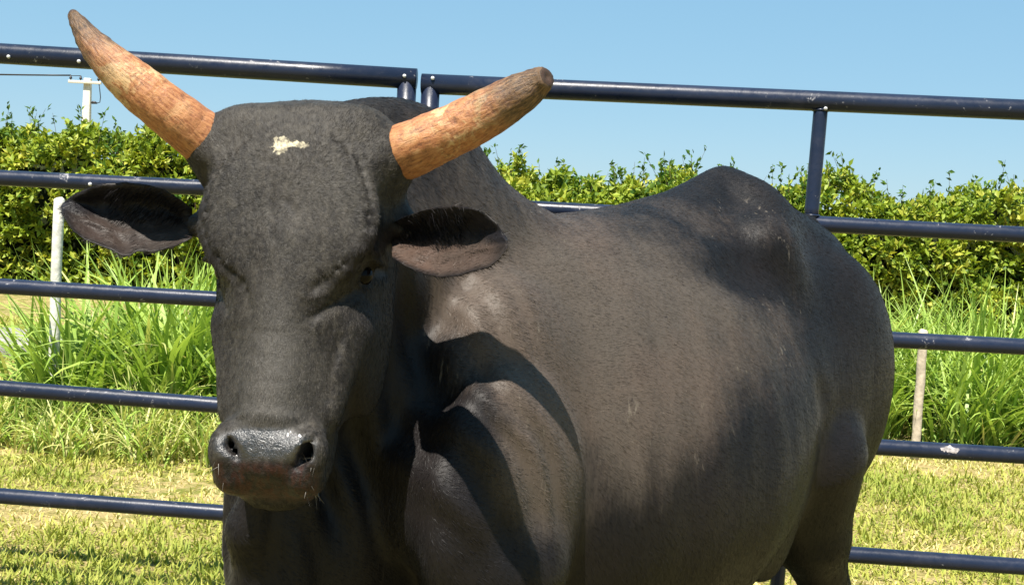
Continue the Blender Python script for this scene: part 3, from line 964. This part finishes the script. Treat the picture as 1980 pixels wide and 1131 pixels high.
dust_tone = np.clip(dust_tone, 0, 1)
dh = .44 + .48 * np.exp(-((HCo[:, 0] / .045) ** 2)) * sstep(.2, .45, HCo[:, 1]) - .38 * sstep(.07, .13, np.abs(HCo[:, 0])) * sstep(.1, .3, HCo[:, 1]) - .4 * sstep(-.06, -.12, HCo[:, 2]) + .12 * sstep(.3, .1, HCo[:, 1])  # painted highlight on nose ridge and forehead, painted shade on cheeks and underside
dh += .12 * vnoise(P, 14, 31)
for sg in (1, -1): dh -= .55 * np.exp(-(((HCo[:, 0] - sg * .118) / .03) ** 2 + ((HCo[:, 1] - .255) / .022) ** 2 + ((HCo[:, 2] + .056) / .05) ** 2))
dust_tone -= .75 * sstep(-.03, .10, P[:, 0]) * sstep(1.42, 1.32, z_)  # shade below the head painted into the neck and brisket colour
dust_tone = np.clip(dust_tone, 0, 1)
dust_tone = dust_tone * (1 - inhead) + dh * inhead
muz = sstep(.500, .512, HCo[:, 1] - .35 * np.maximum(np.abs(HCo[:, 0]) - .03, 0)) * sstep(.078, .060, np.abs(HCo[:, 0])) * sstep(-.085, -.05, HCo[:, 2]) * inhead
lip = sstep(.550, .568, HCo[:, 1]) * sstep(-.10, -.07, HCo[:, 2]) * sstep(.085, .06, np.abs(HCo[:, 0])) * inhead * sstep(.612, .598, HCo[:, 1])
wet = muz * sstep(.560, .545, HCo[:, 1])
dust_tone = dust_tone * (1 - inhead * sstep(.56, .585, HCo[:, 1]))  # shade under the mouth painted onto the chin
me.vertices.foreach_set('co', P2.astype(np.float32).ravel())

# ears: cupped leaves with thickness, welded into the same skin
def ear_mesh(axis_px, d0, d1, upper, lower, cup, side, lean=0.0):
    nu, nv = 46, 30
    A, T_ = np.array(axis_px[0], float), np.array(axis_px[1], float)
    V, at = [], []
    ux, uy = zip(*upper); lx, ly = zip(*lower)
    for layer in (0, 1):
        for i in range(nu):
            t = i / (nu - 1)
            d = d0 + (d1 - d0) * t
            x = A[0] + (T_[0] - A[0]) * t
            yu = np.interp(t, ux, uy); yl = np.interp(t, lx, ly)
            for j in range(nv):
                q = j / (nv - 1)
                s = q * 2 - 1
                yy = yu + (yl - yu) * (.5 - .5 * math.cos(math.pi * q)) if False else yu + (yl - yu) * q
                hw = (yl - yu) / 2 / FPX * d
                # deep bowl, upper rim rolled forward over it
                bowl = cup * (1 - abs(s) ** 2.2) * min(1, 4 * (1 - t)) ** .7 * (.55 + .45 * math.cos((t - .35) * 2.4))
                roll = -.018 * math.exp(-((s + .85) / .28) ** 2) * min(1, 3 * t) * min(1, 4 * (1 - t))
                wav = .0022 * math.sin(t * 13 + s * 4) + .0015 * math.sin(t * 29 + s * 9)
                ridge = -.006 * math.exp(-((s - .35 - .12 * math.sin(t * 5)) / .12) ** 2) * min(1, 4 * (1 - t))
                depth = d + bowl + roll + wav + ridge + lean * s
                th = .004 + .005 * (1 - s * s) * (1 - t)
                if layer: depth += th
                V.append(B(W(x, yy, depth)))
                at.append((t, s))
    F = []
    def id_(l, i, j): return l * nu * nv + i * nv + j
    for i in range(nu - 1):
        for j in range(nv - 1):
            F.append([id_(0, i, j), id_(0, i + 1, j), id_(0, i + 1, j + 1), id_(0, i, j + 1)])
            F.append([id_(1, i, j), id_(1, i, j + 1), id_(1, i + 1, j + 1), id_(1, i + 1, j)])
        for j in (0, nv - 1):
            f = [id_(0, i, j), id_(1, i, j), id_(1, i + 1, j), id_(0, i + 1, j)]
            F.append(f if j == 0 else f[::-1])
    for j in range(nv - 1):
        for i in (0, nu - 1):
            f = [id_(0, i, j), id_(0, i, j + 1), id_(1, i, j + 1), id_(1, i, j)]
            F.append(f if i == 0 else f[::-1])
    return np.array(V), F, np.array(at)
EL = ear_mesh(((372, 0), (119, 0)), 1.93, 1.95,
    [(0, 404), (.1, 384), (.22, 366), (.35, 357), (.5, 353), (.65, 355), (.8, 364), (.92, 378), (1, 396)],
    [(0, 460), (.12, 476), (.3, 488), (.42, 486), (.47, 494), (.53, 497), (.60, 486), (.7, 476), (.82, 464), (.92, 445), (1, 414)], .042, -1, -.024)
ER = ear_mesh(((758, 0), (981, 0)), 1.86, 1.71,
    [(0, 432), (.1, 420), (.25, 408), (.4, 400), (.55, 397), (.7, 402), (.82, 414), (.93, 437), (1, 462)],
    [(0, 498), (.12, 515), (.28, 530), (.42, 537), (.58, 534), (.72, 524), (.84, 518), (.93, 502), (1, 480)], .045, 1, -.018)
bm = bmesh.new(); bm.from_mesh(me)
earat = []
base_n = len(bm.verts)
for (V, F, at) in (EL, ER):
    vs = [bm.verts.new(v) for v in V]
    for f in F: bm.faces.new([vs[i] for i in f])
    earat.append(at)
bmesh.ops.recalc_face_normals(bm, faces=bm.faces[:])
for f in bm.faces: f.smooth = True
bm.to_mesh(me); bm.free()
tot = len(me.vertices); ne = tot - base_n
def put(name, typ, arr):
    a = me.attributes.new(name, typ, 'POINT'); a.data.foreach_set('vector' if typ == 'FLOAT_VECTOR' else 'value', np.asarray(arr, np.float32).ravel())
put('dust_tone', 'FLOAT', np.concatenate([dust_tone, np.full(ne, .35)]))
put('muzzle', 'FLOAT', np.concatenate([muz, np.zeros(ne)]))
put('wet', 'FLOAT', np.concatenate([wet, np.zeros(ne)]))
put('lip', 'FLOAT', np.concatenate([lip, np.zeros(ne)]))
ea = np.concatenate(earat)
inner = np.concatenate([np.ones(len(a_) // 2).tolist() + np.zeros(len(a_) // 2).tolist() for a_ in earat])
warm = inner * sstep(-.25, .25, ea[:, 1]) * sstep(1.0, .75, ea[:, 1]) * sstep(1.0, .8, ea[:, 0])
tone = np.concatenate([np.full(len(earat[0]), .38), np.full(len(earat[1]), 1.0)])
put('earwarm', 'FLOAT', np.concatenate([np.zeros(base_n), warm * tone]))
put('eardark', 'FLOAT', np.concatenate([np.zeros(base_n), inner * sstep(.12, -.32, ea[:, 1]) * sstep(-.98, -.8, ea[:, 1])]))
put('hc', 'FLOAT_VECTOR', np.concatenate([HCo, np.full((ne, 3), 9.0)]))
put('inhead', 'FLOAT', np.concatenate([inhead, np.zeros(ne)]))

def coat(nh, nb):
    me.calc_loop_triangles()
    nt_ = len(me.loop_triangles); tri = np.empty(nt_ * 3, np.int32); me.loop_triangles.foreach_get('vertices', tri); tri = tri.reshape(-1, 3)
    co_ = np.empty(len(me.vertices) * 3, np.float32); me.vertices.foreach_get('co', co_); co_ = co_.reshape(-1, 3).astype(float)
    nr = np.empty(len(me.vertices) * 3, np.float32); me.vertices.foreach_get('normal', nr); nr = nr.reshape(-1, 3).astype(float)
    A_, B_, C_ = co_[tri[:, 0]], co_[tri[:, 1]], co_[tri[:, 2]]
    ar = np.linalg.norm(np.cross(B_ - A_, C_ - A_), axis=1)
    cN = nr[tri].mean(1); cP = (A_ + B_ + C_) / 3
    eye_b = B(EYE); vd = eye_b - cP; vd /= np.linalg.norm(vd, axis=1)[:, None]
    vis = ((cN * vd).sum(1) > -.35) & (cP[:, 2] > .45)
    z0_ = np.zeros(ne); IH = np.concatenate([inhead, z0_]); DU = np.concatenate([dust_tone, z0_ + .35]); EW = np.concatenate([np.zeros(base_n), warm * tone]); ED = np.concatenate([np.zeros(base_n), inner * sstep(.12, -.32, ea[:, 1]) * sstep(-.98, -.8, ea[:, 1])])
    MZ = np.concatenate([(muz + lip) * sstep(.606, .596, HCo[:, 1]), z0_])
    hd_ = IH[tri].mean(1); mz_ = MZ[tri].mean(1)
    out = []
    for k, (num, sel) in enumerate(((nh, hd_ > .5), (nb, hd_ <= .5))):
        w = ar * vis * sel * (mz_ < .25)
        idx = RNG.choice(len(tri), num, p=w / w.sum())
        r1, r2 = RNG.random(num), RNG.random(num); fl = r1 + r2 > 1; r1[fl] = 1 - r1[fl]; r2[fl] = 1 - r2[fl]
        p = A_[idx] + (B_[idx] - A_[idx]) * r1[:, None] + (C_[idx] - A_[idx]) * r2[:, None]
        nn = cN[idx]; nn /= np.linalg.norm(nn, axis=1)[:, None]
        h_ = head_coords(p)
        if k == 0:
            t = hA * (h_[:, 1:2] - .13).clip(-.12, .12) * 8 + hU * h_[:, 0:1] * 3.5
        else:
            t = np.tile(np.array([-1.0, 0, -.55]), (num, 1)) + np.array([.9, 0, -.6]) * sstep(.9, .6, p[:, 2:3])
            t[:, 2] += vnoise(p, 3.5, 61) * .35
        t = t + RNG.normal(0, .13, (num, 3)) + np.stack([vnoise(p, 22, 71 + i) for i in range(3)], 1) * .25
        t -= nn * (t * nn).sum(1)[:, None]; t /= np.linalg.norm(t, axis=1)[:, None]
        er = (tri[idx][:, 0] >= base_n)
        if er.any():
            q = hU * np.sign(h_[:, :1]) + np.array([0, 0, -.35]) + RNG.normal(0, .3, (num, 3)); q -= nn * (q * nn).sum(1)[:, None]; q /= np.linalg.norm(q, axis=1)[:, None]
            t = np.where(er[:, None], q, t)
        d = t + nn * RNG.uniform(.03, .17, num)[:, None]; d /= np.linalg.norm(d, axis=1)[:, None]
        l = RNG.uniform(.008, .015, num) * (1.0 if k else .7)
        sd = np.cross(nn, t) + nn * RNG.normal(0, .5, num)[:, None]
        sd /= np.linalg.norm(sd, axis=1)[:, None]; w_ = (.0005 if k else .00042)
        base = p - nn * .0004
        out.append((np.stack([base + sd * w_, base - sd * w_, base + d * l[:, None]], 1), tri[idx][:, 0]))
    V = np.concatenate([o[0] for o in out]).reshape(-1, 3); src = np.repeat(np.concatenate([o[1] for o in out]), 3)
    nv = len(V); F = np.arange(nv).reshape(-1, 3)
    m_ = mesh_np('short_hair', V, F, attrs={'dust_tone': ('FLOAT', DU[src]), 'earwarm': ('FLOAT', EW[src]), 'eardark': ('FLOAT', ED[src]), 'hc': ('FLOAT_VECTOR', head_coords(V)), 'inhead': ('FLOAT', IH[src]),
        'hairv': ('FLOAT', np.repeat(RNG.random(nv // 3), 3))})
    return m_
def mat_hide():
    s = NT('black_bull_hide')
    co = s.coord('Object')
    dust_shade = s.attr('dust_tone').outputs['Fac']; hcv = s.attr('hc').outputs['Vector']; hd = s.attr('inhead').outputs['Fac']
    streak = s.noise(1.0, 6, .65, s.coord('Object', (22, 22, 3.2)), .3)
    fine = s.noise(1.0, 5, .7, s.coord('Object', (160, 160, 40)))
    blot = s.noise(4.5, 6, .6, co, .4)
    d = s.math('ADD', dust_shade, s.math('MULTIPLY', s.math('SUBTRACT', streak, .5), .75))
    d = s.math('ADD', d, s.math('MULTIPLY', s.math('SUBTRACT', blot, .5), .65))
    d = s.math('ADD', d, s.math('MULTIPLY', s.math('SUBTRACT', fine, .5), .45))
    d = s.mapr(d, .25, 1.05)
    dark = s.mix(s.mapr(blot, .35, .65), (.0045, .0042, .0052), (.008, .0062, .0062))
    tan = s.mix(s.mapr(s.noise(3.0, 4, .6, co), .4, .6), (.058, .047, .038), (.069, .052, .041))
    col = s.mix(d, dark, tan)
    # dried pale flecks and streaks, a few dark scrapes
    fl = s.noise(1.0, 5, .7, s.coord('Object', (75, 75, 9)), .4)
    zone = s.math('MULTIPLY', s.mapr(s.noise(3.2, 3, .6, co), .48, .6), s.mapr(dust_shade, .08, .35))
    col = s.mix(s.math('MULTIPLY', s.math('MULTIPLY', s.mapr(fl, .60, .68), zone), .55), col, (.135, .115, .09))
    sc_ = s.noise(1.0, 4, .65, s.coord('Object', (40, 40, 14), (0, .6, 0)), .8)
    col = s.mix(s.math('MULTIPLY', s.mapr(sc_, .68, .74), .6), col, (.012, .009, .009))
    # the head is greyer
    hn = s.noise(120, 5, .75, co, .3); hn2 = s.noise(1.0, 6, .75, s.coord('Object', (60, 60, 26)), .6)
    hcol = s.mix(s.mapr(s.math('ADD', s.math('MULTIPLY', hn, .5), s.math('MULTIPLY', hn2, .5)), .38, .66), (.009, .0075, .0065), (.046, .040, .032))
    hcol = s.mix(s.mapr(dust_shade, .0, .5, .9, 0), hcol, (.010, .008, .008))
    hcol = s.mix(s.mapr(dust_shade, .45, .85, 0, .6), hcol, (.064, .060, .054))
    col = s.mix(s.math('MULTIPLY', hd, .85), col, hcol)
    # cream star on the forehead: two ragged tufts
    sp = s.n('ShaderNodeSeparateXYZ'); s.t.links.new(hcv, sp.inputs[0])
    wob = s.math('MULTIPLY', s.math('SUBTRACT', s.noise(90, 4, .7, co, .5), .5), .038)
    wob2 = s.math('MULTIPLY', s.math('SUBTRACT', s.noise(55, 4, .7, co, .2), .5), .03)
    def lobe(c, r, ang):
        du = s.math('SUBTRACT', sp.outputs[0], c[0]); dv = s.math('SUBTRACT', sp.outputs[1], c[1])
        ca, sa = math.cos(ang), math.sin(ang)
        a = s.math('ADD', s.math('MULTIPLY', du, ca), s.math('MULTIPLY', dv, sa)); b = s.math('SUBTRACT', s.math('MULTIPLY', dv, ca), s.math('MULTIPLY', du, sa))
        a = s.math('ADD', a, wob); b = s.math('ADD', b, wob2)
        q = s.math('ADD', s.math('POWER', s.math('ABSOLUTE', s.math('DIVIDE', a, r[0])), 2), s.math('POWER', s.math('ABSOLUTE', s.math('DIVIDE', b, r[1])), 2))
        return s.mapr(q, .45, 1.6, 1, 0)
    p1 = hpx(547, 287); p2 = hpx(577, 284)
    star = s.math('MAXIMUM', lobe(p1, (.0105, .0145), .35), lobe(p2, (.0165, .0055), -.15))
    star = s.math('MULTIPLY', star, s.math('LESS_THAN', sp.outputs[1], .3))
    front = s.math('GREATER_THAN', sp.outputs[2], -.05)
    star = s.math('MULTIPLY', star, front)
    col = s.mix(s.math('MULTIPLY', star, s.mapr(hn, .36, .60, .25, 1)), col, (.50, .44, .31))
    # ears
    col = s.mix(s.attr('earwarm').outputs['Fac'], col, s.mix(s.mapr(blot, .35, .65), (.064, .039, .029), (.045, .034, .028)))
    col = s.mix(s.math('MULTIPLY', s.attr('eardark').outputs['Fac'], .9), col, (.008, .007, .009))
    # every hair a little lighter or darker than its neighbours
    hv = s.attr('hairv').outputs['Fac']
    col = s.mix(s.math('MULTIPLY', s.math('GREATER_THAN', hv, .0001), 1.0), col, s.mix(hv, s.mix(1.0, col, (.6, .6, .6), 'MULTIPLY'), s.mix(1.0, col, (1.75, 1.75, 1.75), 'MULTIPLY')))
    # muzzle
    mz = s.attr('muzzle').outputs['Fac']
    mcol = s.mix(s.mapr(hn, .4, .6), (.008, .007, .007), (.024, .020, .018))
    col = s.mix(mz, col, mcol)
    s.lipn = s.mapr(hn2, .40, .58)
    lipc = s.mix(s.mapr(hn, .4, .65), (.028, .008, .005), (.055, .016, .009))
    col = s.mix(s.math('MULTIPLY', s.math('MULTIPLY', s.attr('lip').outputs['Fac'], s.lipn), .7), col, lipc)
    wt = s.attr('wet').outputs['Fac']
    rough = s.mix(wt, (.50, .50, .50), (.30, .30, .30))
    cells = s.n('ShaderNodeTexVoronoi'); cells.inputs['Scale'].default_value = 230; cells.feature = 'DISTANCE_TO_EDGE'
    s.t.links.new(co, cells.inputs['Vector'])
    h1 = s.math('MULTIPLY', fine, .5); h2 = s.math('MULTIPLY', s.math('MULTIPLY', hn, hd), .9)
    h3 = s.math('MULTIPLY', s.math('MULTIPLY', s.mapr(cells.outputs['Distance'], 0, .2), mz), .12)
    bp = s.bump(s.math('ADD', s.math('ADD', h1, h2), h3), .55, .0035)
    b2 = s.bump(s.math('MULTIPLY', streak, 1.0), .25, .012, normal=bp)
    s.bsdf(col, rough, s.mix(wt, (.19,) * 3, (.8,) * 3), normal=b2, sheen=.03, coat=s.math('MULTIPLY', wt, .4))
    return s.mat
HIDE = mat_hide()
bull = link('bull', None)
bull.matrix_world = Matrix(((Fv[0], Lv[0], 0, ORG[0]), (Fv[1], Lv[1], 0, ORG[1]), (0, 0, 1, 0), (0, 0, 0, 1)))
tag(bull, 'large black humped bull with orange brown horns and a small white mark on its forehead', 'bull')
body = link('body', me, HIDE, bull)

hair = link('short_hair', coat(130000, 330000), HIDE, bull); hair['kind'] = 'stuff'
# horns
def mat_horn():
    s = NT('horn_keratin')
    co = s.coord('Object')
    al = s.attr('along').outputs['Fac']; rd = s.attr('around').outputs['Fac']
    cv = s.n('ShaderNodeCombineXYZ')
    s.t.links.new(s.math('MULTIPLY', al, 7.0), cv.inputs[0]); s.t.links.new(s.math('MULTIPLY', rd, 9.0), cv.inputs[1])
    fib = s.noise(3.0, 6, .7, cv.outputs[0], .5)
    cv2 = s.n('ShaderNodeCombineXYZ')
    s.t.links.new(s.math('MULTIPLY', al, 26.0), cv2.inputs[0]); s.t.links.new(s.math('MULTIPLY', rd, 2.0), cv2.inputs[1])
    ring = s.noise(1.0, 3, .6, cv2.outputs[0], .8)
    blot = s.noise(26, 6, .65, co, .5)
    f2 = s.noise(1.0, 6, .75, s.coord('Object', (90, 90, 90)), .4)
    col = s.mix(s.mapr(fib, .35, .65), (.23, .082, .030), (.38, .175, .070))
    col = s.mix(s.mapr(ring, .48, .72, 0, .3), col, (.27, .10, .045))
    cream = s.math('MULTIPLY', s.mapr(blot, .50, .62), s.mapr(al, .15, .5))
    cream = s.math('MULTIPLY', cream, s.mapr(al, .85, .65))
    col = s.mix(s.math('MULTIPLY', cream, .75), col, (.52, .36, .18))
    tip = s.mapr(s.math('ADD', al, s.math('MULTIPLY', s.math('SUBTRACT', blot, .5), .5)), .52, .88)
    col = s.mix(tip, col, s.mix(s.mapr(fib, .4, .6), (.040, .024, .014), (.14, .082, .042)))
    cr = s.mapr(s.math('ADD', s.math('MULTIPLY', f2, .6), s.math('MULTIPLY', fib, .4)), .37, .50, 1, 0)
    col = s.mix(s.math('MULTIPLY', cr, .60), col, (.06, .028, .016))
    base = s.mapr(al, .0, .05, .6, 0)
    col = s.mix(base, col, (.09, .04, .025))
    hh = s.math('ADD', s.math('MULTIPLY', ring, .5), s.math('ADD', s.math('MULTIPLY', fib, .7), s.math('MULTIPLY', f2, .5)))
    s.bsdf(col, .48, .35, normal=s.bump(hh, .5, .005))
    return s.mat
HORN = mat_horn()
def horn(pts, label, seed, blunt):
    C = np.array([Bpx(x, y, d) for x, y, d, r in pts]); R = np.array([r for *_, r in pts])
    # arc-length resample with smoothing
    L = np.concatenate([[0], np.cumsum(np.linalg.norm(np.diff(C, axis=0), axis=1))]); L /= L[-1]
    n_, k_ = 70, 40
    t = np.linspace(0, 1, n_)
    def cr(y):                                # Catmull-Rom
        out = []
        for q in t:
            i = min(len(L) - 2, max(0, np.searchsorted(L, q) - 1)); u = (q - L[i]) / (L[i + 1] - L[i])
            p0, p1, p2, p3 = y[max(0, i - 1)], y[i], y[i + 1], y[min(len(y) - 1, i + 2)]
            out.append(.5 * ((2 * p1) + (-p0 + p2) * u + (2 * p0 - 5 * p1 + 4 * p2 - p3) * u * u + (-p0 + 3 * p1 - 3 * p2 + p3) * u ** 3))
        return np.array(out)
    C2, R2 = cr(C), np.maximum(cr(R), .004)
    rg = np.random.default_rng(seed)
    T = np.gradient(C2, axis=0); T /= np.linalg.norm(T, axis=1)[:, None]
    nn = np.cross(T[0], [0, 0, 1.0]); nn /= np.linalg.norm(nn)
    V, al, rd = [], [], []
    for i in range(n_):
        nn = nn - T[i] * nn.dot(T[i]); nn /= np.linalg.norm(nn); bb = np.cross(T[i], nn)
        a = np.linspace(0, 2 * np.pi, k_, endpoint=False)
        r = R2[i] * .95 * np.ones(k_)
        pp = np.stack([np.cos(a) * 1.2, np.sin(a) * 1.2, np.full(k_, t[i] * 2.5)], 1)
        r = r * (1 + .045 * vnoise(pp, 1.3, seed) + .02 * vnoise(pp * [1, 1, 6], 2.2, seed + 1) + .008 * math.sin(t[i] * 60 + math.sin(t[i] * 17)))
        r = r + .0007 * vnoise(pp * [2, 2, 3], 5, seed + 2) * (1 + 1.5 * (t[i] > .75))
        V.append(C2[i] + r[:, None] * (np.cos(a)[:, None] * nn + np.sin(a)[:, None] * bb)); al += [t[i]] * k_; rd += list(np.abs(a / np.pi - 1))
    # end rings
    rim = V[-1].copy(); c = C2[-1]
    for f_, push in ((.82, .003), (.45, .004 if blunt else .006), (.2, .002 if blunt else .007)):
        V.append(c + (rim - c) * f_ + T[-1] * push); al += [1.0] * k_; rd += [0.5] * k_
    V = np.concatenate(V)
    rows = n_ + 3
    F = np.array([[i * k_ + j, i * k_ + (j + 1) % k_, (i + 1) * k_ + (j + 1) % k_, (i + 1) * k_ + j] for i in range(rows - 1) for j in range(k_)])
    cpt = len(V); V = np.concatenate([V, [c + T[-1] * (.001 if blunt else .007)]]); al.append(1.0); rd.append(.5)
    F = np.concatenate([F, np.array([[(rows - 1) * k_ + j, (rows - 1) * k_ + (j + 1) % k_, (rows - 1) * k_ + (j + 2) % k_, cpt] for j in range(0, k_, 2)])])
    m_ = mesh_np('horn', V, F, True, {'along': ('FLOAT', al), 'around': ('FLOAT', rd)})
    o = link('horn', m_, HORN, bull); o['label'] = label
    return o
horn([(425, 292, 1.90, .044), (386, 262, 1.88, .0425), (328, 216, 1.86, .0395), (265, 166, 1.85, .0365), (215, 122, 1.85, .030), (176, 80, 1.86, .0215), (152, 46, 1.87, .0135), (142, 28, 1.87, .0085)],
     'horn rising to the left with a slender grey tip', 4, False)
horn([(715, 316, 1.90, .045), (758, 303, 1.88, .0455), (816, 279, 1.865, .043), (888, 246, 1.86, .040), (956, 211, 1.85, .0370), (1012, 178, 1.835, .0300), (1040, 160, 1.825, .0225), (1055, 151, 1.815, .0175)],
     'horn reaching to the right with a blunt sawn tip', 9, True)

# eyes, eyelashes, ear hair, whiskers, hooves
def sphere_np(c, r, nu=20, nv=12):
    V = [c + r * np.array([math.sin(a) * math.cos(b), math.sin(a) * math.sin(b), math.cos(a)]) for a in np.linspace(.001, math.pi - .001, nv) for b in np.linspace(0, 2 * math.pi, nu, endpoint=False)]
    F = [[i * nu + j, (i + 1) * nu + j, (i + 1) * nu + (j + 1) % nu, i * nu + (j + 1) % nu] for i in range(nv - 1) for j in range(nu)]
    return np.array(V), np.array(F)
se = NT('eye_gloss'); se.bsdf((.004, .003, .003), .06, .09); EYEM = se.mat
for s in (1, -1):
    V, F = sphere_np(HB(s * .1035, .251, -.0690), .0165)
    link('eye', mesh_np('eye', V, F, True), EYEM, bull)
sh_ = NT('dark_hair'); sh_.bsdf(sh_.mix(sh_.mapr(sh_.attr('tint').outputs['Fac'], 0, 1), (.004, .004, .004), (.010, .009, .010)), .8, .03); HAIR = sh_.mat
sw = NT('pale_whisker'); sw.bsdf((.16, .145, .13), .5, .3); WHISK = sw.mat
def strands(name, roots, dirs, lens, w, mat, parent, droop=.25, kind=True):
    V, F, tn = [], [], []
    for r0, d0, l in zip(roots, dirs, lens):
        d0 = d0 / np.linalg.norm(d0)
        sdv = np.cross(d0, RNG.normal(0, 1, 3)); sdv /= np.linalg.norm(sdv)
        o_ = len(V); tt = RNG.random()
        for i in range(4):
            t = i / 3
            c = r0 + d0 * l * t + np.array([0, 0, -droop * l * t * t])
            ww = w * (1 - t * .85)
            V += [c + sdv * ww, c - sdv * ww]; tn += [tt, tt]
        F += [[o_ + 2 * i, o_ + 2 * i + 1, o_ + 2 * i + 3, o_ + 2 * i + 2] for i in range(3)]
    o = link(name, mesh_np(name, V, F, attrs={'tint': ('FLOAT', tn)}), mat, parent)
    if kind: o['kind'] = 'stuff'
    return o
for (V, F, at), sgn, axis in ((EL, -1, (372, 119)), (ER, 1, (758, 981))):
    half = len(V) // 2
    cand = [i for i in range(half) if at[i][0] < .62 and at[i][0] > .06 and at[i][1] < .05 and at[i][1] > -.9]
    ch = RNG.choice(cand, 420)
    ax_ = Bpx(axis[1], 440, 1.85) - Bpx(axis[0], 440, 1.85); ax_ /= np.linalg.norm(ax_)
    rts = [V[i] + RNG.normal(0, .003, 3) for i in ch]
    toC = BM @ np.array([0, -1.0, 0])
    drs = [ax_ * RNG.uniform(.2, .8) + toC * RNG.uniform(.25, .6) + np.array([0, 0, -RNG.uniform(.2, .9)]) for _ in ch]
    strands('ear_hair', rts, drs, RNG.uniform(.010, .026, len(ch)), .0005, HAIR, bull)
# whiskers from the muzzle
mv = np.where((muz > .3) & (np.abs(HCo[:, 0]) > .055) & (HCo[:, 1] > .53))[0]
ch = RNG.choice(mv, 34)
strands('whisker', [P2[i] for i in ch], [NRM[i] + RNG.normal(0, .35, 3) + hA * .3 for i in ch], RNG.uniform(.008, .022, len(ch)), .0004, WHISK, bull, .1)
HOOF = mat_simple('hoof_horn', (.05, .042, .036), .5, .3)
for (a_, b__) in ((.045, .215), (.045, -.215), (-1.245, .19), (-1.245, -.19)):
    for k in (-1, 1):
        n_, k_ = 7, 14
        V = []
        for i in range(n_):
            t = i / (n_ - 1); z = .085 * (1 - t)
            for j in range(k_):
                a = j / k_ * 2 * math.pi
                V.append((a_ + .012 + t * .022 + math.cos(a) * (.036 + t * .022) , b__ + k * .026 + math.sin(a) * (.021 + .007 * t), z + ground_z(np.array([ORG[0]]), np.array([ORG[1]]))[0] * 0))
        F = [[i * k_ + j, i * k_ + (j + 1) % k_, (i + 1) * k_ + (j + 1) % k_, (i + 1) * k_ + j] for i in range(n_ - 1) for j in range(k_)]
        V += [(a_ + .034, b__ + k * .026, 0), (a_ + .012, b__ + k * .026, .087)]
        for j in range(0, k_, 2):
            F.append([len(V) - 2, (n_ - 1) * k_ + (j + 2) % k_, (n_ - 1) * k_ + (j + 1) % k_, (n_ - 1) * k_ + j]); F.append([len(V) - 1, j, (j + 1) % k_, (j + 2) % k_])
        link('hoof', mesh_np('hoof', V, F, True), HOOF, bull)
